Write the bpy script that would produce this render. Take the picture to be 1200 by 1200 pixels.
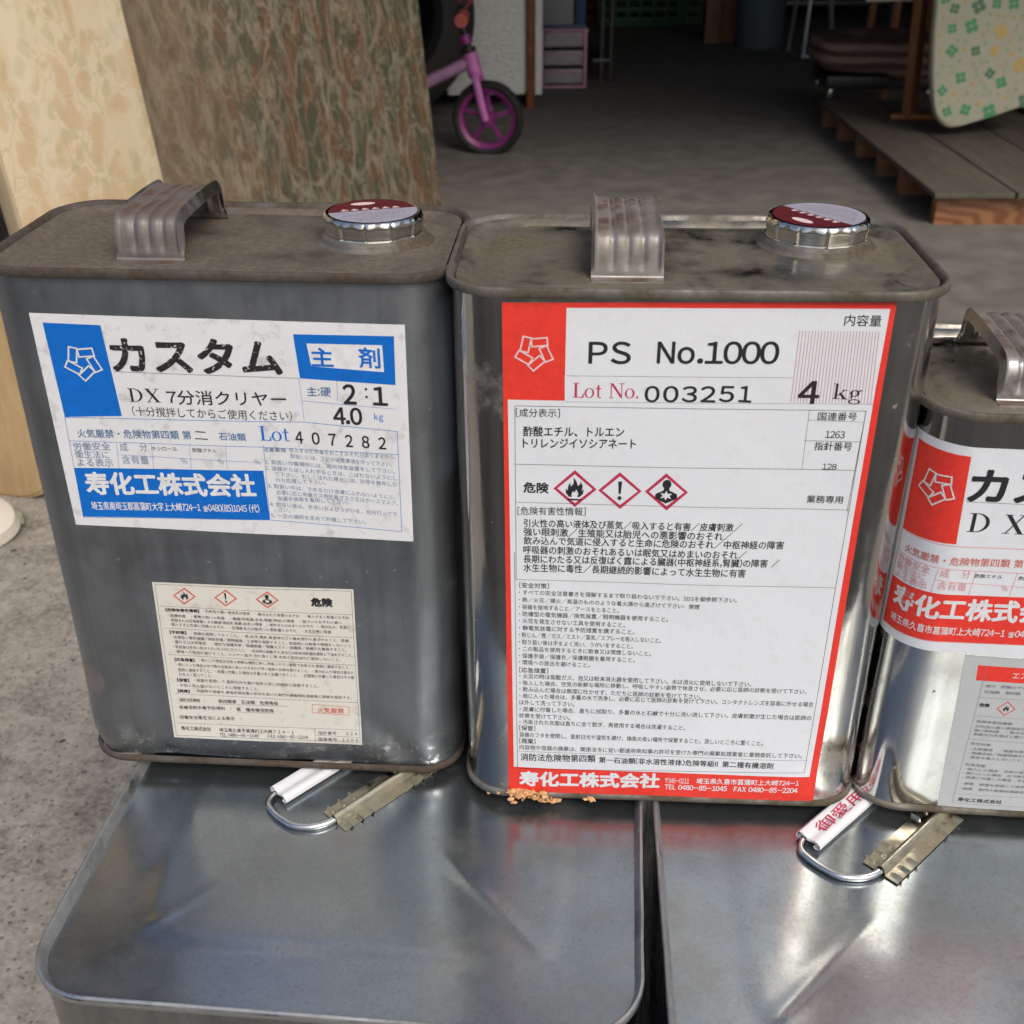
import bpy, bmesh, math, random
from mathutils import Vector, Matrix, noise
from mathutils.geometry import tessellate_polygon
R = math.radians
random.seed(7)
S = bpy.context.scene
for o in list(bpy.data.objects): bpy.data.objects.remove(o)
COL = S.collection
# ------------------------------------------------------------------ camera
cam = bpy.data.cameras.new('camera'); co = bpy.data.objects.new('camera', cam); COL.objects.link(co); S.camera = co
cam.sensor_width = 36; cam.lens = 36*1321.3/1200; cam.clip_start = .01; cam.clip_end = 300
co.location = (0, 0, .7186)
_p, _r = .5184, -.008
fw = Vector((0, math.cos(_p), -math.sin(_p))); up = Vector((0, math.sin(_p), math.cos(_p))); rt = Vector((1, 0, 0))
r2 = rt*math.cos(_r) + up*math.sin(_r)
u2 = -rt*math.sin(_r) + up*math.cos(_r)
co.rotation_euler = Matrix((r2, u2, -fw)).transposed().to_euler()
cam.dof.use_dof = True; cam.dof.focus_distance = .50; cam.dof.aperture_fstop = 22
# ------------------------------------------------------------------ sky and sun
SUN_EL, SUN_AZ = R(48), R(152)      # azimuth measured clockwise from +y
W = bpy.data.worlds.new('World'); S.world = W; W.use_nodes = True
nt = W.node_tree; bg = nt.nodes['Background']; sky = nt.nodes.new('ShaderNodeTexSky')
sky.sky_type = 'NISHITA'; sky.sun_disc = False; sky.sun_elevation = SUN_EL; sky.sun_rotation = SUN_AZ
sky.air_density = 1.0; sky.dust_density = 5; sky.ozone_density = 1.0
nt.links.new(sky.outputs[0], bg.inputs[0]); bg.inputs[1].default_value = .135
sl = bpy.data.lights.new('sun', 'SUN'); sl.energy = 1.4; sl.angle = R(25); sl.color = (1, .93, .82)
so = bpy.data.objects.new('sun', sl); COL.objects.link(so)
sd = Vector((math.sin(SUN_AZ)*math.cos(SUN_EL), math.cos(SUN_AZ)*math.cos(SUN_EL), math.sin(SUN_EL)))
so.rotation_euler = sd.to_track_quat('Z', 'Y').to_euler(); so.location = (0, -3, 5)
S.view_settings.view_transform = 'Standard'; S.view_settings.look = 'None'; S.view_settings.gamma = 1
S.view_settings.exposure = 0.0
S.render.engine = 'CYCLES'
# ------------------------------------------------------------------ materials
MATS = {}
class NT:
    def __init__(s, name):
        m = bpy.data.materials.new(name); m.use_nodes = True; s.m = m; s.t = m.node_tree; s.b = s.t.nodes['Principled BSDF']; MATS[name] = m
        s.tc = s.t.nodes.new('ShaderNodeTexCoord')
    def n(s, k, **kw):
        x = s.t.nodes.new(k)
        for a, b in kw.items(): setattr(x, a, b)
        return x
    def l(s, a, b): s.t.links.new(a, b)
    def map(s, sc=(1,1,1), rot=(0,0,0), src=None):
        m = s.n('ShaderNodeMapping'); m.inputs['Scale'].default_value = sc; m.inputs['Rotation'].default_value = rot
        s.l(src or s.tc.outputs['Object'], m.inputs['Vector']); return m.outputs[0]
    def noise(s, scale, det=4, rough=.55, vec=None, dist=0):
        x = s.n('ShaderNodeTexNoise'); x.inputs['Scale'].default_value = scale; x.inputs['Detail'].default_value = det
        x.inputs['Roughness'].default_value = rough; x.inputs['Distortion'].default_value = dist
        s.l(vec or s.tc.outputs['Object'], x.inputs['Vector']); return x.outputs['Fac']
    def voro(s, scale, vec=None, feature='F1', out='Distance', rnd=1):
        x = s.n('ShaderNodeTexVoronoi', feature=feature); x.inputs['Scale'].default_value = scale; x.inputs['Randomness'].default_value = rnd
        s.l(vec or s.tc.outputs['Object'], x.inputs['Vector']); return x.outputs[out]
    def ramp(s, fac, stops, interp='LINEAR'):
        x = s.n('ShaderNodeValToRGB'); e = x.color_ramp.elements; x.color_ramp.interpolation = interp
        while len(e) < len(stops): e.new(.5)
        for i, (p, c) in enumerate(stops):
            e[i].position = p; e[i].color = (c, c, c, 1) if isinstance(c, (int, float)) else (*c, 1)
        s.l(fac, x.inputs[0]); return x.outputs[0]
    def mix(s, fac, a, b, mode='MIX'):
        x = s.n('ShaderNodeMix', data_type='RGBA', blend_type=mode)
        if isinstance(fac, (int, float)): x.inputs[0].default_value = fac
        else: s.l(fac, x.inputs[0])
        for i, v in ((6, a), (7, b)):
            if isinstance(v, tuple): x.inputs[i].default_value = (*v, 1)
            else: s.l(v, x.inputs[i])
        return x.outputs[2]
    def math(s, op, a, b=0.):
        x = s.n('ShaderNodeMath', operation=op)
        for i, v in ((0, a), (1, b)):
            if isinstance(v, (int, float)): x.inputs[i].default_value = v
            else: s.l(v, x.inputs[i])
        return x.outputs[0]
    def set(s, k, v):
        if isinstance(v, (int, float)): s.b.inputs[k].default_value = v
        elif isinstance(v, tuple): s.b.inputs[k].default_value = (*v, 1)
        else: s.l(v, s.b.inputs[k])
    def bump(s, h, st=.3, dist=.001):
        x = s.n('ShaderNodeBump'); x.inputs['Strength'].default_value = st; x.inputs['Distance'].default_value = dist
        s.l(h, x.inputs['Height']); s.l(x.outputs[0], s.b.inputs['Normal'])
def plain(name, col, rough=.6, metal=0, var=.12, scale=30, bump=0, bscale=200):
    g = NT(name); n = g.noise(scale, 5)
    g.set('Base Color', g.mix(g.ramp(n, [(.3, 0.), (.7, 1.)]), tuple(c*(1-var) for c in col), tuple(min(1, c*(1+var)) for c in col)))
    g.set('Roughness', g.ramp(n, [(.3, max(.02, rough-.08)), (.7, min(1, rough+.08))])); g.set('Metallic', metal)
    if bump: g.bump(g.noise(bscale, 3), bump, .0008)
    return g.m
def tin(name, base, r0, r1, dirt, dirtcol, dark=(.1,.1,.1), darkamt=.3, bump=.06, wavy=.12, flat=False):
    """tinplate: metal with smears, dull patches, fine specks of rust and dust"""
    g = NT(name)
    big = g.noise(9, 5, .6); med = g.noise(38, 6, .65); fine = g.noise(420, 3, .6)
    strk = g.noise(6, 6, .65, g.map((4, 4, 4) if flat else (18, 18, 1)))
    col = g.mix(g.ramp(strk, [(.42, 0.), (.75, darkamt)]), base, dark)
    col = g.mix(g.ramp(big, [(.4, 0.), (.7, darkamt)]), col, tuple(c*.6 for c in base))
    dm = g.ramp(g.math('ADD', g.math('MULTIPLY', big, .5), g.math('MULTIPLY', med, .5)), [(1-dirt-.12, 0.), (1-dirt+.1, 1.)])
    sp = g.ramp(g.noise(260, 2, .5), [(.73, 0.), (.77, 1.)])
    m2 = g.math('MAXIMUM', dm, g.math('MULTIPLY', sp, .6))
    dc = g.mix(g.ramp(fine, [(.35, 0.), (.65, 1.)]), tuple(c*.6 for c in dirtcol), dirtcol)
    g.set('Base Color', g.mix(m2, col, dc))
    g.set('Metallic', g.ramp(m2, [(0, 1.), (1, .05)]))
    g.set('Roughness', g.mix(m2, g.ramp(med, [(.35, r0), (.68, r1)]), (.85, .85, .85)))
    h = g.math('ADD', g.math('MULTIPLY', g.noise(14, 2, .4), wavy*20), g.math('ADD', g.math('MULTIPLY', fine, .12), g.math('MULTIPLY', m2, .25)))
    g.bump(h, bump*4, .0006); return g.m
M_TIN = tin('bright_tinplate', (.64, .63, .60), .07, .24, .30, (.16, .13, .09), (.12, .10, .08), .5, wavy=.3)
M_TIN3 = tin('bright_tinplate_smooth', (.62, .62, .60), .08, .18, .25, (.16, .13, .09))
M_DULL = tin('dull_grey_tinplate', (.34, .365, .39), .45, .60, .26, (.15, .145, .14), (.16,.17,.18), .6)
def dull_marks():
    g = M_DULL.node_tree; bs = g.nodes['Principled BSDF']; N = g.nodes.new; L = g.links.new
    tc = N('ShaderNodeTexCoord'); sx = N('ShaderNodeSeparateXYZ'); L(tc.outputs['Object'], sx.inputs[0])
    zr = N('ShaderNodeMapRange'); zr.inputs[1].default_value = .022; zr.inputs[2].default_value = .004; L(sx.outputs[2], zr.inputs[0])
    n = N('ShaderNodeTexNoise'); n.inputs['Scale'].default_value = 170; n.inputs['Detail'].default_value = 6; n.inputs['Roughness'].default_value = .7; L(tc.outputs['Object'], n.inputs['Vector'])
    nr = N('ShaderNodeMapRange'); nr.inputs[1].default_value = .54; nr.inputs[2].default_value = .60; L(n.outputs['Fac'], nr.inputs[0])
    m = N('ShaderNodeMath'); m.operation = 'MULTIPLY'; L(zr.outputs[0], m.inputs[0]); L(nr.outputs[0], m.inputs[1])
    vd = N('ShaderNodeVectorMath'); vd.operation = 'DISTANCE'; vd.inputs[1].default_value = (-.083, -.043, .046); wv = N('ShaderNodeTexNoise'); wv.inputs['Scale'].default_value = 60; wv.inputs['Detail'].default_value = 4
    L(tc.outputs['Object'], vd.inputs[0]); L(tc.outputs['Object'], wv.inputs['Vector']); ad = N('ShaderNodeMath'); ad.operation = 'MULTIPLY_ADD'; ad.inputs[1].default_value = .028; L(wv.outputs['Fac'], ad.inputs[0]); L(vd.outputs['Value'], ad.inputs[2])
    st = N('ShaderNodeMapRange'); st.inputs[1].default_value = .022; st.inputs[2].default_value = .012; st.inputs[4].default_value = .55; L(ad.outputs[0], st.inputs[0])
    for key, v1, v2 in (('Base Color', (.80, .80, .78, 1), (.42, .11, .045, 1)), ('Metallic', (1, 1, 1, 1), (0, 0, 0, 1)), ('Roughness', (.3, .3, .3, 1), (.7, .7, .7, 1))):
        for fac, v in ((m, v1), (st, v2)):
            x = N('ShaderNodeMix'); x.data_type = 'RGBA'; L(fac.outputs[0], x.inputs[0]); L(bs.inputs[key].links[0].from_socket, x.inputs[6]); x.inputs[7].default_value = v; L(x.outputs[2], bs.inputs[key])
dull_marks()
M_SEAM = tin('seam_tinplate', (.36, .35, .33), .25, .5, .53, (.10, .08, .055), (.08,.075,.07), .7)
M_SEAMD = tin('seam_dull_tinplate', (.2, .19, .18), .4, .6, .56, (.075, .055, .04), (.06,.05,.045), .7)
M_TOPD = tin('dusty_brown_top', (.24, .20, .17), .4, .65, .54, (.155, .13, .10), (.08, .066, .055), .8, flat=True, bump=.09)
M_TOPM = tin('stained_metal_top', (.40, .38, .33), .16, .40, .47, (.15, .125, .08), (.045, .04, .032), .95, flat=True, bump=.09)
M_HAND = tin('strap_tinplate', (.60, .59, .58), .25, .42, .40, (.12, .09, .065))
def strap_dirt():
    g = M_HAND.node_tree; bs = g.nodes['Principled BSDF']; ge = g.nodes.new('ShaderNodeNewGeometry'); sp = g.nodes.new('ShaderNodeSeparateXYZ'); g.links.new(ge.outputs['Normal'], sp.inputs[0])
    r = g.nodes.new('ShaderNodeMapRange'); r.inputs[1].default_value = .55; r.inputs[2].default_value = .95; g.links.new(sp.outputs[2], r.inputs[0])
    n = g.nodes.new('ShaderNodeTexNoise'); n.inputs['Scale'].default_value = 90; n.inputs['Detail'].default_value = 5; tc = g.nodes.new('ShaderNodeTexCoord'); g.links.new(tc.outputs['Object'], n.inputs['Vector'])
    n2 = g.nodes.new('ShaderNodeMapRange'); n2.inputs[1].default_value = .05; n2.inputs[2].default_value = .62; g.links.new(n.outputs['Fac'], n2.inputs[0])
    m = g.nodes.new('ShaderNodeMath'); m.operation = 'MULTIPLY'; g.links.new(r.outputs[0], m.inputs[0]); g.links.new(n2.outputs[0], m.inputs[1])
    for key, val in (('Base Color', (.10, .065, .048, 1)), ('Metallic', (.1, .1, .1, 1)), ('Roughness', (.8, .8, .8, 1))):
        x = g.nodes.new('ShaderNodeMix'); x.data_type = 'RGBA'; g.links.new(m.outputs[0], x.inputs[0]); g.links.new(bs.inputs[key].links[0].from_socket, x.inputs[6]); x.inputs[7].default_value = val; g.links.new(x.outputs[2], bs.inputs[key])
strap_dirt()
M_HANDD = M_HAND.copy(); M_HANDD.name = 'tarnished_strap'
for nd in M_HANDD.node_tree.nodes:
    if nd.type == 'MIX' and abs(nd.inputs[6].default_value[0]-.60) < .001 and not nd.inputs[6].is_linked: nd.inputs[6].default_value = (.36, .35, .35, 1)
M_CAP = tin('shiny_cap_metal', (.80, .80, .78), .09, .2, .22, (.2, .18, .14), bump=.03)
M_WIRE = tin('zinc_wire', (.72, .74, .76), .15, .28, .25, (.2, .18, .14), bump=.03)
M_CLIP = tin('clip_tinplate', (.48, .46, .38), .25, .42, .46, (.25, .22, .13))
def big_top():
    g = NT('large_can_tinplate')
    big = g.noise(7, 5, .6); med = g.noise(30, 6, .65); fine = g.noise(500, 3, .6)
    col = g.mix(g.ramp(big, [(.35, 0.), (.7, 1.)]), (.35, .395, .42), (.23, .265, .29))
    spk = g.ramp(g.noise(700, 3, .7), [(.50, 0.), (.70, .30)])
    rust = g.ramp(g.noise(16, 5, .7), [(.52, 0.), (.74, .55)])
    col = g.mix(spk, col, (.10, .10, .105)); col = g.mix(rust, col, (.20, .17, .13))
    g.set('Base Color', col); g.set('Metallic', g.ramp(rust, [(0, .92), (1, .5)]))
    g.set('Roughness', g.mix(g.ramp(med, [(.3, 0.), (.7, 1.)]), (.16, .16, .16), (.29, .29, .29)))
    g.bump(g.math('ADD', g.math('MULTIPLY', g.noise(11, 2, .4), 3.), g.math('MULTIPLY', g.noise(900, 3, .7), .12)), .22, .0006); return g.m
M_BIG = big_top()
M_BIGS = tin('large_can_seam', (.52, .55, .57), .14, .35, .45, (.10, .095, .09))
M_PVC = plain('white_pvc', (.72, .74, .78), .35, 0, .05, 60)
def paper(name, col, spot, amt):
    g = NT(name); a = g.noise(150, 4, .6); b = g.noise(700, 2)
    g.set('Base Color', g.mix(g.math('MULTIPLY', g.ramp(a, [(.56, 0.), (.72, 1.)]), amt), col, spot)); g.set('Roughness', .42)
    g.bump(g.math('ADD', g.math('MULTIPLY', b, .15), g.math('MULTIPLY', g.noise(26, 3, .5), 2.2)), .5, .0009); return g.m
M_PAPB = paper('coated_paper_blotched', (.74, .765, .80), (.50, .50, .50), .8)
M_PAPS = paper('aged_paper', (.70, .69, .64), (.48, .44, .36), .6)
M_PAPR = paper('coated_paper_clean', (.75, .79, .85), (.60, .60, .61), .22)
def ink(name, col, spec=.0):
    g = NT(name); n = g.noise(300, 4, .6)
    g.set('Base Color', g.mix(g.ramp(n, [(.3, 0.), (.7, 1.)]), tuple(c*.9 for c in col), tuple(min(1, c*1.08) for c in col)))
    g.set('Roughness', .5)
    if spec: g.set('Base Color', g.mix(g.ramp(g.noise(900, 2, .5), [(.64, 0.), (.68, 1.)]), col, (.6, .6, .6)))
    return g.m
INK = dict(ink=ink('black_ink', (.02, .02, .025)), brandB=ink('blue_ink', (.0, .145, .60)), brandR=ink('red_ink', (.80, .045, .03)),
    blue2=ink('blue_text_ink', (.08, .17, .36)), blue3=ink('faded_blue_ink', (.20, .27, .40)), red3=ink('crimson_ink', (.50, .03, .09)),
    red2=ink('faded_red_ink', (.62, .16, .12)), pinkr=ink('pale_red_ink', (.72, .33, .33)), white=ink('white_print', (.75, .77, .80)),
    pink=ink('pinkish_white_print', (.80, .62, .62)), wear=ink('worn_black_ink', (.02, .02, .022), 1), maroon=ink('maroon_ink', (.11, .012, .018)),
    lilac=ink('cap_pale_paper', (.36, .35, .43)), grey=ink('grey_ink', (.25, .25, .28)))
# ------------------------------------------------------------------ mesh helpers
def mesh(name, V, F, mat, parent=None, smooth=None, mats=None, mi=None):
    me = bpy.data.meshes.new(name); me.from_pydata([tuple(v) for v in V], [], F); me.update()
    for m in (mats or [mat]): me.materials.append(m)
    if mi: me.polygons.foreach_set('material_index', mi)
    if smooth is not None:
        me.polygons.foreach_set('use_smooth', [True]*len(me.polygons)); me.set_sharp_from_angle(angle=R(smooth))
    o = bpy.data.objects.new(name, me); COL.objects.link(o)
    if parent: o.parent = parent
    return o
def tag(o, label=None, cat=None, group=None, kind=None):
    if label: o['label'] = label
    if cat: o['category'] = cat
    if group: o['group'] = group
    if kind: o['kind'] = kind
    return o
def empty(name, loc, rz, label, cat, group=None):
    o = bpy.data.objects.new(name, None); COL.objects.link(o); o.location = loc; o.rotation_euler = (0, 0, rz); o.empty_display_size = .05
    return tag(o, label, cat, group)
class MB:
    def __init__(s): s.V = []; s.F = []
    def add(s, V, F):
        b = len(s.V); s.V += [tuple(v) for v in V]; s.F += [tuple(i+b for i in f) for f in F]; return s
    def box(s, c, d, M=None, bev=0):
        bm = bmesh.new(); bmesh.ops.create_cube(bm, size=1); 
        for v in bm.verts: v.co = Vector((v.co.x*d[0], v.co.y*d[1], v.co.z*d[2]))
        if bev: bmesh.ops.bevel(bm, geom=bm.edges[:], offset=bev, segments=2, affect='EDGES', profile=.6)
        bm.verts.index_update(); c = Vector(c)
        s.add([(M @ v.co if M else v.co)+c for v in bm.verts], [[v.index for v in f.verts] for f in bm.faces]); bm.free(); return s
    def bar(s, a, b, w, h, bev=.002, upv=(0,0,1)):
        a, b = Vector(a), Vector(b); z = (b-a); L = z.length; z.normalize(); x = Vector(upv).cross(z)
        if x.length < 1e-4: x = Vector((1,0,0))
        x.normalize(); y = z.cross(x)
        return s.box((a+b)/2, (w, h, L), Matrix((x, y, z)).transposed(), bev)
    def tube(s, pts, r, n=12, closed=False, cap=True):
        pts = [Vector(p) for p in pts]; N = len(pts); rr = r if isinstance(r, list) else [r]*N
        V = []; F = []; prev = None
        for i, p in enumerate(pts):
            t = (pts[(i+1) % N]-pts[i-1]) if closed else (pts[min(i+1, N-1)]-pts[max(i-1, 0)]); t.normalize()
            if prev is None: u = Vector((0,0,1)) if abs(t.z) < .9 else Vector((1,0,0))
            else: u = prev
            u = (u - t*u.dot(t)).normalized(); prev = u; v = t.cross(u)
            V += [p+(u*math.cos(2*math.pi*k/n)+v*math.sin(2*math.pi*k/n))*rr[i] for k in range(n)]
        for i in range(N if closed else N-1):
            j = (i+1) % N
            for k in range(n): F.append((i*n+k, i*n+(k+1) % n, j*n+(k+1) % n, j*n+k))
        if cap and not closed: F.append(tuple(range(n))[::-1]); F.append(tuple(range((N-1)*n, N*n)))
        return s.add(V, F)
    def lathe(s, prof, n=48, M=None, fn=None):
        V = []; F = []
        for (r, z) in prof:
            for k in range(n):
                a = 2*math.pi*k/n; q = r*(fn(a, z) if fn else 1); v = Vector((q*math.cos(a), q*math.sin(a), z)); V.append(M @ v if M else v)
        for i in range(len(prof)-1):
            for k in range(n): F.append((i*n+k, i*n+(k+1) % n, (i+1)*n+(k+1) % n, (i+1)*n+k))
        return s.add(V, F)
    def build(s, name, mat, parent=None, smooth=35): return mesh(name, s.V, s.F, mat, parent, smooth)
def catmull(P, k=8):
    P = [Vector(p) for p in P]; out = []
    for i in range(len(P)-1):
        a, b, c, d = P[max(i-1,0)], P[i], P[i+1], P[min(i+2, len(P)-1)]
        for j in range(k):
            t = j/k; out.append(.5*((2*b)+(c-a)*t+(2*a-5*b+4*c-d)*t*t+(3*b-a-3*c+d)*t**3))
    out.append(P[-1]); return out
class RR:
    """rounded rectangle perimeter, s = 0 at the middle of the front (-y) side, growing towards +x"""
    def __init__(s, w, d, r):
        s.w, s.d, s.r = w, d, r; s.a, s.b = w/2-r, d/2-r; s.q = math.pi*r/2; s.P = 4*s.a+4*s.b+4*s.q
    def at(s, t):
        t = t % s.P; a, b, q, r = s.a, s.b, s.q, s.r
        if t <= a: return Vector((t, -b-r, 0)), Vector((0, -1, 0))
        t -= a
        for (cx, cy, a0, L, dx, dy) in ((a, -b, -90, 2*b, 0, 1), (a, b, 0, 2*a, -1, 0), (-a, b, 90, 2*b, 0, -1), (-a, -b, 180, a, 1, 0)):
            if t <= q:
                an = R(a0)+t/r; n = Vector((math.cos(an), math.sin(an), 0)); return Vector((cx, cy, 0))+n*r, n
            t -= q; an = R(a0+90); n = Vector((math.cos(an), math.sin(an), 0))
            if t <= L: return Vector((cx, cy, 0))+n*r+Vector((dx, dy, 0))*t, n
            t -= L
        return Vector((0, -b-r, 0)), Vector((0, -1, 0))
    def samples(s, nc=10, step=.006):
        out = []; t = 0
        for L, c in ((s.a, 0), (s.q, 1), (2*s.b, 0), (s.q, 1), (2*s.a, 0), (s.q, 1), (2*s.b, 0), (s.q, 1), (s.a, 0)):
            k = nc if c else max(1, int(L/step))
            out += [t+L*i/k for i in range(k)]; t += L
        return out
def sweep(rr, prof, name, mat, parent, closed=True, nc=10, smooth=50, jit=0):
    T = rr.samples(nc, .008); V = []; F = []; n = len(prof)
    for t in T:
        p, nn = rr.at(t); j = noise.noise((p.x*60, p.y*60, 3))*jit
        for (o, z) in prof: V.append(p+nn*(o+j)+Vector((0, 0, z+j)))
    m = len(T)
    for i in range(m):
        for k in range(n if closed else n-1):
            F.append((i*n+k, ((i+1) % m)*n+k, ((i+1) % m)*n+(k+1) % n, i*n+(k+1) % n))
    return mesh(name, V, F, mat, parent, smooth)
class CanShape:
    def __init__(s, w, d, H, r, bulge=.0006, dents=(), sagb=0):
        s.rr = RR(w, d, r); s.H = H; s.bulge = bulge; s.dents = dents; s.seed = random.random()*50
    def disp(s, t, z):
        rr = s.rr; tt = (t+rr.P/2) % rr.P-rr.P/2
        L = rr.a; e = 0
        if abs(tt) < L: f = math.cos(tt/L*math.pi/2)**2; e += s.bulge*f*math.sin(math.pi*min(1, max(0, z/s.H)))
        for (ds, dz, a, sx, sz, ang) in s.dents:
            x = tt-ds; y = z-dz; c, q = math.cos(ang), math.sin(ang); X = x*c+y*q; Y = -x*q+y*c
            e += a*math.exp(-(X/sx)**2-(Y/sz)**2)
        p, _ = rr.at(t); e += .00042*noise.noise((p.x*20+s.seed, p.y*20, z*13))+.00006*noise.noise((p.x*70+s.seed, p.y*70, z*60))
        return e
    def pt(s, t, z, off=0):
        p, n = s.rr.at(t); return p+n*(s.disp(t, z)+off)+Vector((0, 0, z))
def can_shell(sh, name, mat, parent, z0=.002, z1=None, neck=.0):
    z1 = z1 or sh.H-.002; T = sh.rr.samples(12, .0045); m = len(T); nz = 64; V = []; F = []
    for i in range(nz+1):
        z = z0+(z1-z0)*i/nz
        for t in T: V.append(sh.pt(t, z, 0))
    for i in range(nz):
        for k in range(m): F.append((i*m+k, i*m+(k+1) % m, (i+1)*m+(k+1) % m, (i+1)*m+k))
    return mesh(name, V, F, mat, parent, 60)
def disc_panel(rr, hfun, name, mat, parent, z, inset=0, rings=26):
    T = rr.samples(8, .006); m = len(T); V = []; F = []
    for i in range(rings):
        k = 1-i/rings
        for t in T:
            p, n = rr.at(t); q = (p-n*inset)*k; V.append(Vector((q.x, q.y, z+hfun(q.x, q.y, k))))
    V.append(Vector((0, 0, z+hfun(0, 0, 0)))); c = len(V)-1
    for i in range(rings-1):
        for k in range(m): F.append((i*m+k, i*m+(k+1) % m, (i+1)*m+(k+1) % m, (i+1)*m+k))
    for k in range(m): F.append(((rings-1)*m+k, (rings-1)*m+(k+1) % m, c))
    return mesh(name, V, F, mat, parent, 60)
# ------------------------------------------------------------------ printing on labels
_gc = {}
def raw(text, res):
    k = (text, res)
    if k not in _gc:
        c = bpy.data.curves.new('t', 'FONT'); c.body = text; c.size = 1; c.resolution_u = res; c.dimensions = '2D'; c.fill_mode = 'BOTH'
        o = bpy.data.objects.new('t', c); me = bpy.data.meshes.new_from_object(o)
        V = [(v.co.x, v.co.y) for v in me.vertices]; F = [tuple(p.vertices) for p in me.polygons]
        bpy.data.objects.remove(o); bpy.data.meshes.remove(me); bpy.data.curves.remove(c); _gc[k] = (V, F)
    return _gc[k]
EM = max(p[0] for p in raw('火火', 1)[0])-max(p[0] for p in raw('火', 1)[0])
def glyphs(text, res):
    """letters and digits are taken from the full-width forms, which share the face of the Japanese characters, and set tight"""
    V = []; F = []; x = 0; lat = all(ord(ch) < 128 for ch in text)
    for ch in text:
        if ch == ' ': x += .34*EM; continue
        if ch == '　': x += EM; continue
        a = ord(ch) < 128 or ch in '☎〒'
        v, f = raw(chr(ord(ch)+0xFEE0) if ord(ch) < 128 else ch, res)
        if not v: x += EM*.5; continue
        x0 = min(p[0] for p in v); x1 = max(p[0] for p in v); b = len(V)
        if a:
            w = x1-x0; sx = .88 if ch.isalpha() else 1
            if ch == '☎' and w > 0: sx = .8*EM/w
            if ch.isdigit(): ox = (.56*EM-w)/2; adv = .56*EM
            else: ox = .05*EM; adv = w*sx+.11*EM
            V += [(x+ox+(p[0]-x0)*sx, p[1]*(1 if ch != '☎' else min(1, sx))) for p in v]; x += adv
        else: V += [(x+p[0], p[1]) for p in v]; x += EM
        F += [tuple(k+b for k in q) for q in f]
    return V, F
def poly(P):
    return list(P), [tuple(t) for t in tessellate_polygon([[Vector((p[0], p[1], 0)) for p in P]])]
def rect(x0, y0, x1, y1): return poly([(x0, y0), (x1, y0), (x1, y1), (x0, y1)])
def ring(cx, cy, rx, ry, ix, iy, n=28, a0=0, a1=360):
    V = []; F = []; full = a1-a0 >= 360
    for k in range(n+(0 if full else 1)):
        a = R(a0+(a1-a0)*k/n); V += [(cx+rx*math.cos(a), cy+ry*math.sin(a)), (cx+ix*math.cos(a), cy+iy*math.sin(a))]
    m = len(V)//2
    for k in range(n): j = (k+1) % m; F.append((2*k, 2*j, 2*j+1, 2*k+1))
    return V, F
def disc(cx, cy, rx, ry, n=20): return poly([(cx+rx*math.cos(2*math.pi*k/n), cy+ry*math.sin(2*math.pi*k/n)) for k in range(n)])
SER = {'L': (.66, [rect(.1,0,.24,1), rect(0,.96,.36,1), rect(0,0,.1,.04), poly([(.24,0),(.62,0),(.63,.30),(.60,.30),(.52,.06),(.24,.045)])]),
 'o': (.62, [ring(.29,.32,.28,.34,.17,.30)]),
 't': (.42, [rect(.13,.1,.23,.86), rect(0,.6,.36,.65), ring(.26,.12,.13,.14,.04,.09,10,180,330)]),
 'N': (.9, [rect(.1,.04,.15,.96), rect(.70,0,.75,.96), poly([(.07,1),(.22,1),(.75,.12),(.75,0),(.68,0)]), rect(0,.96,.07,1), rect(0,0,.27,.04), rect(.58,.96,.87,1)]),
 '.': (.3, [disc(.1,.06,.07,.07)]), ' ': (.38, []),
 'k': (.72, [rect(.1,.04,.21,.96), rect(0,.96,.21,1), rect(0,0,.32,.04), poly([(.21,.26),(.46,.58),(.54,.58),(.21,.2)]), poly([(.28,.36),(.36,.42),(.62,.04),(.46,.04)]), rect(.38,.58,.66,.62), rect(.38,0,.7,.04)]),
 'g': (.6, [ring(.25,.42,.21,.22,.10,.18), ring(.27,-.13,.27,.17,.19,.12), poly([(.1,.24),(.18,.24),(.13,.06),(.05,.10)]), poly([(.36,.58),(.56,.66),(.56,.58),(.42,.54)])]),
 'D': (.98, [rect(.12,.04,.26,.96), rect(0,.96,.3,1), rect(0,0,.3,.04), ring(.3,.5,.52,.5,.38,.46,24,-90,90)]),
 'X': (.95, [poly([(.06,.97),(.24,.97),(.80,.03),(.62,.03)]), poly([(.68,.97),(.74,.97),(.18,.03),(.12,.03)]), rect(0,.97,.32,1), rect(.54,.97,.86,1), rect(.0,0,.30,.03), rect(.50,0,.88,.03)])}
def serif(text):
    V = []; F = []; x = 0
    for ch in text:
        adv, ps = SER[ch]
        for (v, f) in ps: b = len(V); V += [(a+x, c) for a, c in v]; F += [tuple(i+b for i in q) for q in f]
        x += adv
    return V, F
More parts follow.
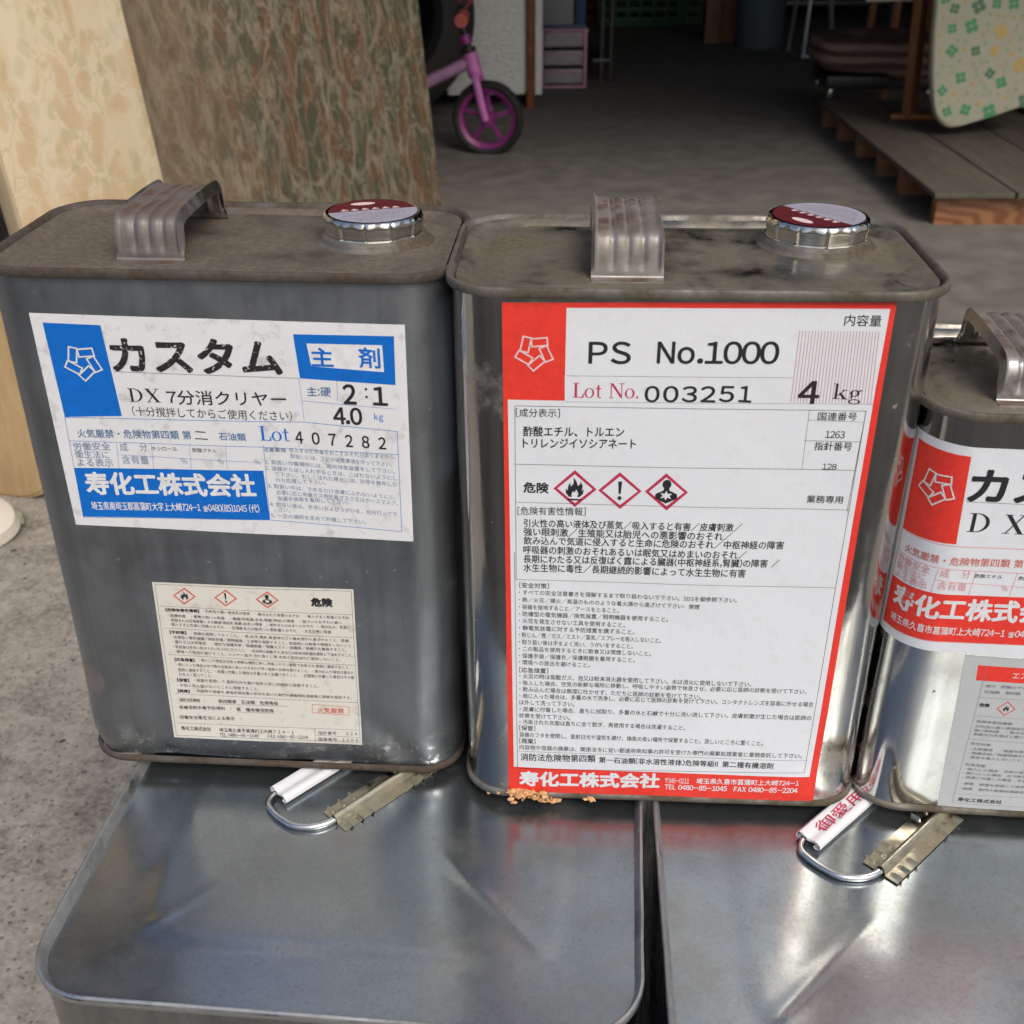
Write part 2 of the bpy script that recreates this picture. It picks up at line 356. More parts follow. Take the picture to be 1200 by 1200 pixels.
def icon(kind):
    P = []
    if kind == 'logo':
        for k in range(5):
            a = R(-72*k); c, s = math.cos(a), math.sin(a); cx, cy, w, h, t, th = .135, .285, .46, .26, .042, R(6)
            for (x0, y0, x1, y1) in ((-w/2,-h/2,w/2,-h/2+t), (-w/2,h/2-t,w/2,h/2), (-w/2,-h/2,-w/2+t,h/2), (w/2-t,-h/2,w/2,h/2)):
                Q = []
                for (x, y) in ((x0,y0),(x1,y0),(x1,y1),(x0,y1)):
                    X = x*math.cos(th)-y*math.sin(th)+cx; Y = x*math.sin(th)+y*math.cos(th)+cy; Q.append((X*c-Y*s, X*s+Y*c))
                P.append(poly(Q))
    elif kind == 'excl': P = [poly([(-.09,.5),(.09,.5),(.05,-.15),(-.05,-.15)]), disc(0,-.38,.09,.11)]
    elif kind.startswith('flame'):
        P = [poly([(-.06,.5),(.06,.32),(.12,.12),(.20,.22),(.22,.34),(.30,.10),(.27,-.10),(.34,.0),(.32,-.2),(.20,-.34),(.10,-.36),(.14,-.2),(.06,-.02),(.0,-.16),(-.06,-.1),(-.12,-.25),(-.10,-.36),(-.22,-.34),(-.33,-.18),(-.33,.02),(-.26,-.08),(-.25,.12),(-.17,.26),(-.15,.08),(-.04,.24)])]
        if kind == 'flameline': P.append(rect(-.26,-.5,.26,-.43))
    elif kind == 'health':
        P = [disc(0,.33,.17,.2), poly([(-.09,.2),(.09,.2),(.12,.06),(.40,-.08),(.42,-.28),(0,-.5),(-.42,-.28),(-.40,-.08),(-.12,.06)])]
    return P
STAR = [(.0,.05),(.06,-.08),(.22,-.06),(.12,-.17),(.2,-.3),(.05,-.24),(-.02,-.36),(-.07,-.24),(-.22,-.28),(-.13,-.16),(-.22,-.04),(-.07,-.08)]
def do_print(entries, surf, cols, sheetmat, parent_label, sheet_off=.00012, sheet_name='label', xf=None, skip=None, extra=None):
    """lays a paper sheet and its print on the can surface; millimetres in, metres out"""
    mats = []; mi = []; V = []; F = []; X = xf or (lambda s, z: (s, z)); lay = 0
    def put(P, f, role, off):
        m = cols[role]
        if m not in mats: mats.append(m)
        b = len(V); k = mats.index(m)
        for (s, z) in P:
            s, z = X(s, z); V.append(surf(s/1000, z/1000, off))
        for q in f: F.append(tuple(i+b for i in q)); mi.append(k)
    def quadgrid(q, cell=1.6):
        (a, b, c, d) = [Vector(p) for p in q]; nu = max(1, int(max((b-a).length, (c-d).length)/cell)); nv = max(1, int(max((d-a).length, (c-b).length)/cell)); P = []; f = []
        for j in range(nv+1):
            for i in range(nu+1):
                u, v = i/nu, j/nv; p = (a*(1-u)+b*u)*(1-v)+(d*(1-u)+c*u)*v; P.append((p.x, p.y))
        for j in range(nv):
            for i in range(nu): k = j*(nu+1)+i; f.append((k, k+nu+1, k+nu+2, k+1))
        return P, f
    sheet = None; tl = 0
    for e in entries:
        if skip and skip(e): continue
        if e[0] == 'q':
            if e[1] == 'sheet':
                P, f = quadgrid(e[2]); W_ = []
                for (s, z) in P:
                    s, z = X(s, z); W_.append(surf(s/1000, z/1000, sheet_off))
                sheet = mesh(sheet_name, W_, f, sheetmat, parent_label, 60)
            else:
                P, f = quadgrid(e[2]); lay += 1; put(P, f, e[1], sheet_off+.00003+.000006*lay)
        elif e[0] == 'l':
            _, c, w, pts = e; tl = (tl+1) % 8
            for a, b in zip(pts[:-1], pts[1:]):
                a, b = Vector(a), Vector(b); n = (b-a).normalized(); n = Vector((-n.y, n.x))*w/2
                k = max(1, int((b-a).length/3)); P = []; f = []
                for i in range(k+1): p = a.lerp(b, i/k); P += [(p.x+n.x, p.y+n.y), (p.x-n.x, p.y-n.y)]
                for i in range(k): f.append((2*i, 2*i+1, 2*i+3, 2*i+2))
                put(P, f, c, sheet_off+.00010+.000002*tl)
        elif e[0] == 'g':
            _, kind, c, cx, cy, h = e
            for i, (v, f) in enumerate(icon(kind)):
                if len(v) == 4: v, f = quadgrid([(x*h, y*h) for x, y in v], 1.2); v = [(x/h, y/h) for x, y in v]
                put([(cx+x*h, cy+y*h) for x, y in v], f, c, sheet_off+.00013+.000004*i)
            if kind == 'health': v, f = poly(STAR); put([(cx+x*h, cy+y*h) for x, y in v], f, 'sheet2', sheet_off+.00015)
        else:
            _, c, w, s0, z0, s1, z1, h, text, st = e
            v, f = serif(text) if st == 'serif' else glyphs(text, 6 if h > 4 else (3 if h > 2 else 1))
            if not v: continue
            x0 = min(p[0] for p in v); x1 = max(p[0] for p in v); y0 = min(p[1] for p in v); y1 = max(p[1] for p in v)
            if text == 'kg' and st == 'serif': pass
            a = Vector((s0, z0)); d = Vector((s1-s0, z1-z0)); L = d.length; d.normalize(); n = Vector((-d.y, d.x))
            n = Vector((0, 1))
            hh = h/(y1-y0); ww = L/(x1-x0)
            if len(text) == 1 and text in '1:': ww = hh; a.x += (L-(x1-x0)*ww)/2
            role = 'wear' if st == 'wear' else c
            shifts = [(0, 0)]
            if w > 0:
                k = 4 if w < .3 else 8; shifts = [(math.cos(2*math.pi*i/k+.4)*w/2, math.sin(2*math.pi*i/k+.4)*w/2) for i in range(k)]
                if w > .6: shifts += [(math.cos(2*math.pi*i/6)*w/4, math.sin(2*math.pi*i/6)*w/4) for i in range(6)]
            for i, (ax, ay) in enumerate(shifts):
                put([((a.x+d.x*(x-x0)*ww+n.x*(y-y0)*hh+ax), (a.y+d.y*(x-x0)*ww+n.y*(y-y0)*hh+ay)) for x, y in v], f, role, sheet_off+.00014+.0000025*i)
    if extra: extra(put)
    pr = mesh('print', V, F, None, sheet, None, mats, mi)
    return sheet
# ------------------------------------------------------------------ setting: ground and shed
def ground_mat():
    g = NT('concrete'); big = g.noise(1.3, 6, .6); med = g.noise(24, 8, .72); fine = g.noise(160, 5, .7)
    col = g.mix(g.ramp(big, [(.3, 0.), (.7, 1.)]), (.20, .185, .16), (.29, .27, .235))
    col = g.mix(g.ramp(g.noise(48, 8, .8), [(.44, 0.), (.60, .85)]), col, (.40, .375, .33))
    col = g.mix(g.ramp(g.noise(14, 8, .75), [(.5, 0.), (.60, .7)]), col, (.14, .125, .105))
    pit = g.ramp(g.voro(170, g.map((1, 1, 1))), [(.18, 1.), (.3, 0.)])
    pitm = g.math('MULTIPLY', pit, g.ramp(g.noise(60, 3, .6), [(.44, 0.), (.50, 1.)]))
    agg = g.math('MULTIPLY', g.ramp(g.voro(95), [(.16, 1.), (.22, 0.)]), g.ramp(g.noise(33, 3, .6), [(.58, 0.), (.62, 1.)]))
    dk = g.math('MULTIPLY', g.ramp(g.voro(60), [(.14, 1.), (.19, 0.)]), g.ramp(g.noise(21, 3, .6), [(.53, 0.), (.56, 1.)]))
    col = g.mix(g.math('MULTIPLY', pitm, .8), col, (.08, .07, .06)); col = g.mix(g.math('MULTIPLY', agg, .6), col, (.5, .48, .44)); col = g.mix(g.math('MULTIPLY', dk, .75), col, (.07, .065, .06))
    col = g.mix(g.ramp(fine, [(.45, .0), (.60, .5)]), col, (.42, .39, .34))
    g.set('Base Color', col); g.set('Roughness', g.ramp(med, [(.3, .78), (.7, .95)]))
    g.bump(g.math('ADD', g.math('MULTIPLY', med, 1.), g.math('SUBTRACT', g.math('MULTIPLY', fine, .5), g.math('MULTIPLY', pitm, .8))), .5, .0025); return g.m
M_GRD = ground_mat()
V = []; F = []; xs = [-60, -20, -6, -2, 0, 2, 6, 20, 60]; ys = [-60, -20, -6, -2, 0, 2, 5, 9, 30, 60]
for y in ys:
    for x in xs: V.append((x, y, 0))
for j in range(len(ys)-1):
    for i in range(len(xs)-1): k = j*len(xs)+i; F.append((k, k+1, k+len(xs)+1, k+len(xs)))
tag(mesh('ground', V, F, M_GRD), kind='structure')
M_WALL = plain('corrugated_wall_grey', (.11, .11, .105), .7, 0, .2, 3)
M_ROOF = plain('shed_ceiling', (.08, .075, .07), .8, 0, .2, 3)
M_YARD = plain('added_dark_yard', (.05, .05, .05), .9, 0, .6, 2.2, .5, 300)
tag(MB().box((0, -12.05, 0), (30, 24, .014)).build('added_dark_yard', M_YARD, None), kind='structure')  # unseen dark ground, added to darken the cans' reflections and the bounced light
M_SFL = plain('shade_toned_concrete', (.155, .150, .138), .85, 0, .25, 14, .3, 120)  # shed's dimness put into the colour, darker than the same concrete outside
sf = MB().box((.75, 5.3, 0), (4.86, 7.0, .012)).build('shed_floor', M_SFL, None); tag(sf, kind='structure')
shed = empty('storage_shed', (0, 1.75, 0), 0, 'dark open-fronted storage shed behind the cans, its concrete floor full of stored things', 'shed')
def corr(x0, y0, x1, y1, h, z0=0, pitch=.076, amp=.009):
    L = math.hypot(x1-x0, y1-y0); n = int(L/pitch*6); V = []; F = []; dx, dy = (x1-x0)/L, (y1-y0)/L
    for i in range(n+1):
        t = L*i/n; a = amp*math.sin(2*math.pi*t/pitch); x = x0+dx*t-dy*a; y = y0+dy*t+dx*a; V += [(x, y, z0), (x, y, z0+h)]
    for i in range(n): F.append((2*i, 2*i+2, 2*i+3, 2*i+1))
    return V, F
SX0, SX1, SY1, SH = -1.7, 3.2, 7.2, 2.15
for (a, b, c, d) in ((SX0, 0, SX0, SY1), (SX0, SY1, SX1, SY1), (SX1, SY1, SX1, 0)):
    V, F = corr(a, b, c, d, SH); mesh('wall', V, F, M_WALL, shed, 60)
MB().box((( SX0+SX1)/2, SY1/2, SH+.08), (SX1-SX0+.5, SY1+.3, .12), bev=.01).build('roof', M_ROOF, shed)
MB().box(((SX0+SX1)/2, .03, SH-.20), (SX1-SX0, .09, .40), bev=.006).build('lintel', M_WALL, shed)
for x in (SX0+.05, SX1-.05): MB().box((x, .06, SH/2), (.1, .1, SH), bev=.005).build('post', M_WALL, shed)
# ------------------------------------------------------------------ leaning boards
def board_mat_floral():
    g = NT('floral_print_board'); vec = g.tc.outputs['Object']
    wv = g.n('ShaderNodeVectorMath', operation='ADD'); nz = g.n('ShaderNodeTexNoise'); nz.inputs['Scale'].default_value = 14; nz.inputs['Detail'].default_value = 3
    g.l(vec, nz.inputs['Vector']); sc = g.n('ShaderNodeVectorMath', operation='SCALE'); sc.inputs['Scale'].default_value = .055; g.l(nz.outputs['Color'], sc.inputs[0]); g.l(vec, wv.inputs[0]); g.l(sc.outputs[0], wv.inputs[1])
    w = wv.outputs[0]
    v1 = g.voro(40, g.map((1, 1, .62), src=w)); v2 = g.voro(58, g.map((1, 1, .7), src=w)); edge = g.voro(40, g.map((1, 1, .62), src=w), 'DISTANCE_TO_EDGE')
    region = g.ramp(g.noise(8, 3, .5), [(.40, 0.), (.48, 1.)]); region2 = g.ramp(g.noise(11, 3, .5, g.map((1.3, 1, 1), (0, .4, .8))), [(.45, 0.), (.53, 1.)])
    base = g.mix(g.ramp(g.noise(5, 3), [(.3, 0.), (.7, 1.)]), (.62, .51, .33), (.68, .59, .43))
    c1 = g.mix(g.ramp(v1, [(.15, 0.), (.5, 1.)]), (.55, .36, .20), (.58, .43, .26))
    c2 = g.mix(g.ramp(v2, [(.1, 0.), (.5, 1.)]), (.44, .40, .24), (.55, .48, .30))
    leaf = g.math('MULTIPLY', g.ramp(v1, [(.44, 1.), (.50, 0.)]), region); leaf2 = g.math('MULTIPLY', g.ramp(v2, [(.44, 1.), (.50, 0.)]), region2)
    col = g.mix(g.math('MULTIPLY', leaf2, .65), base, c2); col = g.mix(g.math('MULTIPLY', leaf, .6), col, c1)
    col = g.mix(g.math('MULTIPLY', g.math('MULTIPLY', g.ramp(edge, [(.015, 1.), (.03, 0.)]), region), .35), col, (.42, .28, .14))
    ln = g.n('ShaderNodeTexWave', wave_type='BANDS', bands_direction='X'); ln.inputs['Scale'].default_value = 1.9; g.l(vec, ln.inputs['Vector'])
    col = g.mix(g.ramp(ln.outputs['Fac'], [(.90, 0.), (.97, .22)]), col, (.76, .70, .58))
    g.set('Base Color', col); g.set('Roughness', .6); return g.m
def board_mat_marble():
    g = NT('dark_streaked_board'); v = g.map((1, 1, .45)); w = g.n('ShaderNodeVectorMath', operation='ADD')
    nz = g.n('ShaderNodeTexNoise'); nz.inputs['Scale'].default_value = 11; nz.inputs['Detail'].default_value = 5; g.l(v, nz.inputs['Vector'])
    sc = g.n('ShaderNodeVectorMath', operation='SCALE'); sc.inputs['Scale'].default_value = .09; g.l(nz.outputs['Color'], sc.inputs[0]); g.l(v, w.inputs[0]); g.l(sc.outputs[0], w.inputs[1]); w = w.outputs[0]
    a = g.noise(42, 8, .72, w); b = g.noise(24, 6, .65, w); c = g.noise(95, 6, .78, w); vein = g.voro(13, w, 'DISTANCE_TO_EDGE'); vein2 = g.voro(40, w, 'DISTANCE_TO_EDGE')
    col = g.mix(g.ramp(b, [(.46, 0.), (.53, 1.)]), (.07, .078, .048), (.145, .08, .045))
    col = g.mix(g.ramp(a, [(.50, 0.), (.56, .9)]), col, (.21, .185, .135)); col = g.mix(g.ramp(c, [(.52, 0.), (.58, .8)]), col, (.06, .06, .045))
    col = g.mix(g.ramp(vein, [(.008, .45), (.045, 0.)]), col, (.28, .255, .20)); col = g.mix(g.ramp(vein2, [(.012, .35), (.05, 0.)]), col, (.30, .27, .20))
    sx = g.n('ShaderNodeSeparateXYZ'); g.l(g.tc.outputs['Object'], sx.inputs[0])
    ed = g.ramp(sx.outputs[0], [(.16, 1.), (.46, 0.)])
    col = g.mix(g.math('MULTIPLY', ed, .75), col, g.mix(g.ramp(a, [(.35, 0.), (.65, 1.)]), (.15, .11, .07), (.25, .20, .135)))
    g.set('Base Color', col); g.set('Roughness', .5); g.bump(c, .1, .0005); return g.m
def veneer(name, c1, c2, axis=(1, 1, .12), rough=.55):
    g = NT(name); v = g.map(axis); n = g.noise(26, 6, .6, v, 1.2); f = g.noise(120, 3, .6, v)
    g.set('Base Color', g.mix(g.ramp(f, [(.4, 0.), (.7, .3)]), g.mix(g.ramp(n, [(.3, 0.), (.7, 1.)]), c1, c2), tuple(c*.5 for c in c1))); g.set('Roughness', rough); g.bump(f, .1, .0004); return g.m
M_EDGE = veneer('pale_board_edge', (.46, .38, .25), (.56, .48, .35))
M_PLY = veneer('orange_plywood', (.44, .28, .13), (.50, .38, .21))
M_FLO = board_mat_floral(); M_MAR = board_mat_marble()
def lean_board(name, P0, P1, H, th, up, face, edge, label, rc=0):
    """P0,P1 = floor ends of the bottom edge; up = direction of its sides"""
    P0, P1, up = Vector(P0), Vector(P1), Vector(up).normalized(); x = (P1-P0); L = x.length; x.normalize(); n = x.cross(up).normalized(); z = n.cross(x)
    o = empty(name, P0, 0, label, 'board'); M = Matrix((x, -n, z)).transposed().to_4x4(); M.translation = P0; o.matrix_world = M
    sk = up.dot(x)/up.dot(z)
    def sheet(y0, y1, i0, nm, mat):
        m = MB()
        if rc:
            P = [(i0, i0), (L-i0-rc*1.4, i0)]+[(L-i0-rc*1.4+rc*1.4*math.sin(R(a)), i0+rc-rc*math.cos(R(a))) for a in range(10, 91, 10)]+[(L-i0, H-i0), (i0, H-i0)]; n_ = len(P)
            m.add([(x_, y0, z_) for x_, z_ in P]+[(x_, y1, z_) for x_, z_ in P], [tuple(range(n_)), tuple(range(n_, 2*n_))[::-1]]+[(k, (k+1) % n_, n_+(k+1) % n_, n_+k) for k in range(n_)])
        else: m.box(((L)/2, (y0+y1)/2, H/2), (L-2*i0, abs(y1-y0), H-2*i0), bev=.0012)
        m.V = [(v[0]+v[2]*sk, v[1], v[2]) for v in m.V]; return m.build(nm, mat, o)
    sheet(0, th, .0, 'core', edge); sheet(-.0022, -.0002, .0035, 'face', face)
    return o
UP = (-.092, .078, 1)
dirv = Vector((.440, .898, 0)).normalized()
# ------------------------------------------------------------------ the cans
def top_seam(rr, H, parent, mat, k=1.0, jit=.0002):
    a = .0024*k; return sweep(rr, [(-.0012*k, H-.0038), (a*.85, H-.0037), (a, H-.0032), (a, H-.0008), (a*.8, H-.0001), (a*.45, H), (a*.1, H-.0006), (-.0003*k, H-.0020), (-.0012*k, H-.0036), (-.0014*k, H-.0046)], 'top_seam', mat, parent, True, 10, 50, jit)
def bottom_seam(rr, parent, mat):
    return sweep(rr, [(-.0012, .0002), (.0004, .0), (.0010, .0006), (.0011, .0020), (.0006, .0027), (-.0006, .0033)], 'bottom_seam', mat, parent, True, 10, 50, .0002)
def handle(parent, cx, H, mat, w=.0265, lift=.0175):
    prof = catmull([(-.0345, .0006), (-.0305, .0008), (-.0300, .0035), (-.0292, lift*.68), (-.0262, lift*.93), (-.018, lift), (0, lift*1.02), (.017, lift), (.0245, lift*.93), (.0285, lift*.7), (.0300, .0035), (.0305, .0008), (.0345, .0006)], 5)
    prof = [Vector((p[0], p[1])) if len(p) == 2 else p for p in [Vector((a.x, a.y)) for a in prof]]
    N = len(prof); nw = 44; V = []; F = []
    for i, p in enumerate(prof):
        t = (prof[min(i+1, N-1)]-prof[max(i-1, 0)]).normalized(); n = Vector((-t.y, t.x))
        k = min(1, max(0, (p.y-.003)/.004))
        for j in range(nw+1):
            u = j/nw*2-1; e = 0; x = u*w/2
            if abs(u) > .88: e = .0012*math.cos((abs(u)-.88)/.12*math.pi)-.0002
            rib = sum(-.0011*math.exp(-((u-c)/.085)**2) for c in (-.42, 0, .42))*k
            e = (e*k+rib)
            if abs(u) > .84: q = (abs(u)-.84)/.16; e += .0014*math.sin(q*math.pi)*k-.0012*q*k
            y, z = p.x+n.x*e, p.y+n.y*e
            V.append((cx+x, y, H-.003+z))
    base = len(V)
    for i, p in enumerate(prof):
        t = (prof[min(i+1, N-1)]-prof[max(i-1, 0)]).normalized(); n = Vector((-t.y, t.x))
        for j in range(nw+1):
            v = V[i*(nw+1)+j]; V.append((v[0], v[1]-n.x*.0006, v[2]-n.y*.0006))
    W1 = nw+1
    for i in range(N-1):
        for j in range(nw): k = i*W1+j; F.append((k, k+1, k+W1+1, k+W1)); F.append((base+k, base+k+W1, base+k+W1+1, base+k+1))
        for j in (0, nw): k = i*W1+j; F.append((k, k+W1, base+k+W1, base+k))
    for i in (0, N-1):
        for j in range(nw): k = i*W1+j; F.append((k, k+1, base+k+1, base+k))
    return mesh('handle', V, F, mat, parent, 55)
def screw_cap(parent, cx, cy, H, ang, tilt=0):
    z = H-.003
    col = MB().lathe([(.0252, -.0022), (.0243, -.0006), (.0231, .0003), (.0219, .0008), (.0215, .0018), (.0210, .0030), (.0200, .0036), (.0190, .0036)], 64)
    col.V = [(x+cx, y+cy, q+z) for x, y, q in col.V]; c = col.build('collar', M_SEAM, parent, 50)
    def fn(a, q):
        f = 1
        if .0036 < q < .0104:
            d = ((a*12/(2*math.pi)) % 1); d = min(d, 1-d); f = 1-.045*math.exp(-(d/.045)**2)+.012*math.cos(a*12)
        return f
    m = MB().lathe([(.0182, .0030), (.0194, .0032), (.0199, .0037), (.0196, .0047), (.0198, .0064), (.0202, .0084), (.0201, .0098), (.0197, .0108), (.0190, .0113), (.0184, .0111), (.0180, .0108), (.0100, .0110), (.0001, .0111)], 144, None, fn)
    tm = Matrix.Rotation(tilt, 3, 'Y')
    m.V = [tuple(tm @ Vector(v)+Vector((cx, cy, z))) for v in m.V]; cap = m.build('screw_cap', M_CAP, parent, 40)
    c.parent = cap
    V = []; F = []; mi = []; r = .0179; n = 64; ch = .001
    def P(x, y, h):
        v = Vector((x*math.cos(ang)-y*math.sin(ang), x*math.sin(ang)+y*math.cos(ang), h)); return tuple(tm @ v+Vector((cx, cy, z)))
    for side, k in ((1, 0), (-1, 1)):
        pts = []; a0 = math.asin(ch/r)
        if side > 0: angs = [a0+(math.pi-2*a0)*i/n for i in range(n+1)]
        else: angs = [math.pi-a0+(math.pi+2*a0)*i/n for i in range(n+1)]
        b = len(V); V += [P(r*math.cos(a), r*math.sin(a), .01145) for a in angs]; F.append(tuple(range(b, b+n+1))); mi.append(k)
    def bar(x, y, w, h, k, t=.01152):
        b = len(V); V.extend([P(x, y, t), P(x+w, y, t), P(x+w, y+h, t), P(x, y+h, t)]); F.append((b, b+1, b+2, b+3)); mi.append(k)
    rnd = random.Random(3)
    for i in range(6):
        x = -.0125+i*.0042; bar(x, .0018, .0030, .0007, 2); bar(x+.0002, .0031, .0026, .0006, 2); bar(x+.0010, .0022, .0007, .0022, 2, .01154)
    b = len(V); V += [P(-.002+.0052*math.cos(a*.3927), .0115+.0022*math.sin(a*.3927), .01152) for a in range(16)]; F.append(tuple(range(b, b+16))); mi.append(2)
    for j in range(5):
        x = -.015+j*.0018
        while x < .013-j*.0018: wd = rnd.uniform(.0006, .0018); bar(x, -.0035-j*.0026, wd, .0006, 3); x += wd+rnd.uniform(.0006, .0014)
    mesh('cap_label', V, F, None, cap, None, [INK['maroon'], INK['lilac'], INK['pink'], INK['grey']], mi)
    return cap
def small_top(x, y, k):
    """pressed relief of a small can's top"""
    h = 0
    if k > .93: h = -.0002+.0016*(k-.93)/.07
    elif k > .84: h = .0009*math.cos((k-.84)/.09*math.pi)-.0008+.0002
    else: h = .0004
    return h+.0004*noise.noise((x*30, y*30, 7))
def small_can(name, loc, rz, w, d, H, r, mat, seam, topm, dents, label, hx, capx, capy, capang, bulge=.0006, lift=.0175):
    o = empty(name, loc, rz, label, 'tin can', 'small rectangular tin cans standing on the large cans')
    sh = CanShape(w, d, H, r, bulge, dents); can_shell(sh, 'body', mat, o)
    rr = sh.rr; top_seam(rr, H, o, seam); bottom_seam(rr, o, seam)
    disc_panel(rr, small_top, 'top_panel', topm, o, H-.0032, .0012)
    handle(o, hx, H, M_HANDD if mat is M_DULL else M_HAND, lift=lift)
    if capx is not None: screw_cap(o, capx, capy, H, capang)
    return o, sh
Z0 = .349
WC, DC, HC = .1775, .0955, .2416
LABELS={}
LABELS['BLUE']=[
('q','sheet',[(-71.8,223.4),(71.5,221.9),(70.2,127.1),(-72.3,130.2)]),
('q','brand',[(-67.3,219.6),(-44.8,219.2),(-43.4,181.2),(-66.8,180.1)]),
('g','logo','white',-54.8,203.7,14.5),
('t','ink',1.1,-42.7,200.6,23.0,201.0,13.5,'カスタム','wear'),
('l','ink',0.15,[(-43.1,200.3),(29.5,199.4)]),
('q','brand',[(28.9,217.3),(67.2,217.3),(66.7,197.4),(29.8,199.4)]),
('q','white',[(33.7,213.7),(62.5,213.6),(62.6,202.7),(34.7,204.5)]),
('t','brand',0.35,35.0,204.7,43.3,204.6,7.3,'主',''),
('t','brand',0.35,53.4,204.5,61.3,204.2,8.1,'剤',''),
('t','blue2',0.1,32.1,192.0,41.3,192.1,3.9,'主:硬',''),
('l','brand',0.12,[(44.0,198.4),(43.8,189.8)]),
('t','ink',0.5,46.2,189.2,50.9,189.1,8.1,'2',''),
('t','ink',0,54.7,191.8,55.6,191.8,4.2,':',''),
('t','ink',0.5,59.2,189.0,61.7,188.9,7.5,'1',''),
('l','brand',0.12,[(29.9,190.0),(66.3,187.3)]),
('t','ink',0.45,41.6,180.4,52.6,180.3,7.1,'4.0',''),
('t','brand',0,57.6,181.8,61.1,181.6,3.7,'kg',''),
('l','brand',0.12,[(29.5,199.4),(29.7,181.6)]),
('t','ink',0.0,-39.1,187.6,-26.3,187.7,5.8,'DX','serif'),
('t','ink',0.12,-23.8,187.1,23.4,187.4,6.1,'7分消クリヤー',''),
('t','ink',0,-38.8,181.5,25.1,181.2,4.3,'（十分撹拌してからご使用ください）',''),
('l','brand',0.18,[(-66.8,180.0),(30.0,180.8),(66.3,177.7),(65.6,131.8),(10.9,135.5),(-68.3,134.1),(-66.8,180.0)]),
('t','blue2',0.08,-63.1,171.2,-16.6,171.9,3.8,'火気厳禁・危険物第四類 第',''),
('t','ink',0,-15.1,172.2,-9.9,172.0,3.5,'二',''),
('t','blue2',0.08,-5.3,172.0,5.5,171.9,3.4,'石油類',''),
('t','brand',0,11.3,172.2,23.0,172.1,6.5,'Lot','serif'),
('t','ink',0.25,25.5,171.5,28.4,171.4,5.2,'4',''),
('t','ink',0.25,32.1,171.2,35.0,171.1,5.2,'0',''),
('t','ink',0.25,38.8,170.9,41.6,170.8,5.1,'7',''),
('t','ink',0.25,45.4,170.5,48.2,170.4,5.2,'2',''),
('t','ink',0.25,52.0,170.2,54.8,170.1,5.2,'8',''),
('t','ink',0.25,58.6,169.9,61.4,169.8,5.1,'2',''),
('l','brand',0.15,[(-67.2,169.6),(12.1,169.3),(66.3,167.5)]),
('t','blue3',0.05,-65.9,165.4,-50.7,165.8,3.6,'労働安全',''),
('t','blue3',0.05,-65.9,161.9,-52.0,162.0,3.5,'衛生法に',''),
('t','blue3',0.05,-65.7,158.1,-50.9,158.3,3.6,'よる表示',''),
('l','brand',0.12,[(-47.9,169.0),(-48.8,157.7)]),
('l','brand',0.12,[(-33.5,169.3),(-34.4,158.0)]),
('l','brand',0.12,[(-17.9,169.7),(-18.8,158.4)]),
('l','brand',0.12,[(-3.1,170.0),(-3.9,158.7)]),
('l','brand',0.12,[(12.2,170.3),(10.9,135.8)]),
('l','brand',0.12,[(-48.1,163.9),(10.9,162.3)]),
('t','blue3',0,-46.8,165.5,-43.4,165.6,3.9,'成',''),
('t','blue3',0,-38.7,165.7,-35.4,165.8,3.8,'分',''),
('t','blue3',0,-47.0,159.9,-35.8,159.9,3.9,'含有量',''),
('t','ink',0,-33.7,166.3,-23.2,166.4,1.9,'キシロール',''),
('t','ink',0,-17.0,166.2,-7.1,166.2,1.9,'酢酸ブチル',''),
('t','blue3',0,-22.4,160.7,-20.0,160.8,2.5,'%',''),
('t','blue3',0,-7.3,161.1,-4.9,161.1,2.4,'%',''),
('t','blue3',0,7.5,161.4,9.8,161.5,2.4,'%',''),
('q','brand',[(-67.7,157.3),(10.8,158.6),(10.9,135.6),(-68.3,134.3)]),
('t','white',0.8,-64.0,145.2,6.4,146.6,10.1,'寿化工株式会社','heavy'),
('t','white',0.1,-63.8,137.6,7.0,138.8,4.1,'埼玉県南埼玉郡菖蒲町大字上大崎724-1 ☎0480(85)1045 (代)',''),
('t','blue3',0.08,12.0,167.4,21.0,167.3,1.8,'注意事項',''),
('t','blue3',0,22.4,167.3,65.2,165.3,2.1,'吸入すると中毒をおこすおそれがありますから、',''),
('t','blue3',0,22.6,164.6,63.4,161.9,2.1,'取扱いには、下記の注意事項を守って下さい。',''),
('t','blue3',0,11.9,161.8,64.3,158.8,2.1,'1. 取扱い作業場所には、局所排気装置をして下さい。',''),
('t','blue3',0,11.7,159.0,65.0,155.8,2.1,'2. 容器から出し入れするときは、こぼれないようにし',''),
('t','blue3',0,15.4,156.2,64.8,152.9,2.1,'て下さい。もしこぼれた場合には、砂等を散布した',''),
('t','blue3',0,15.3,153.5,35.8,152.7,2.1,'のち処理して下さい。',''),
('t','blue3',0,11.7,150.8,64.2,147.0,2.1,'3. 取扱い中は、できるだけ皮膚にふれないようにし、',''),
('t','blue3',0,15.0,147.8,64.8,144.2,2.2,'必要に応じ有機ガス用防毒マスク又はホースマスク、',''),
('t','blue3',0,15.1,144.9,44.5,144.0,2.1,'保護手袋等を着用して下さい。',''),
('t','blue3',0,11.7,142.1,64.2,138.8,2.2,'4. 取扱い後は、手洗いおよびうがいを、充分行って下',''),
('t','blue3',0,15.2,139.5,20.0,139.3,2.1,'さい。',''),
('t','blue3',0,11.5,136.7,50.8,134.7,2.2,'5. 一定の場所を定めて貯蔵して下さい。',''),
]
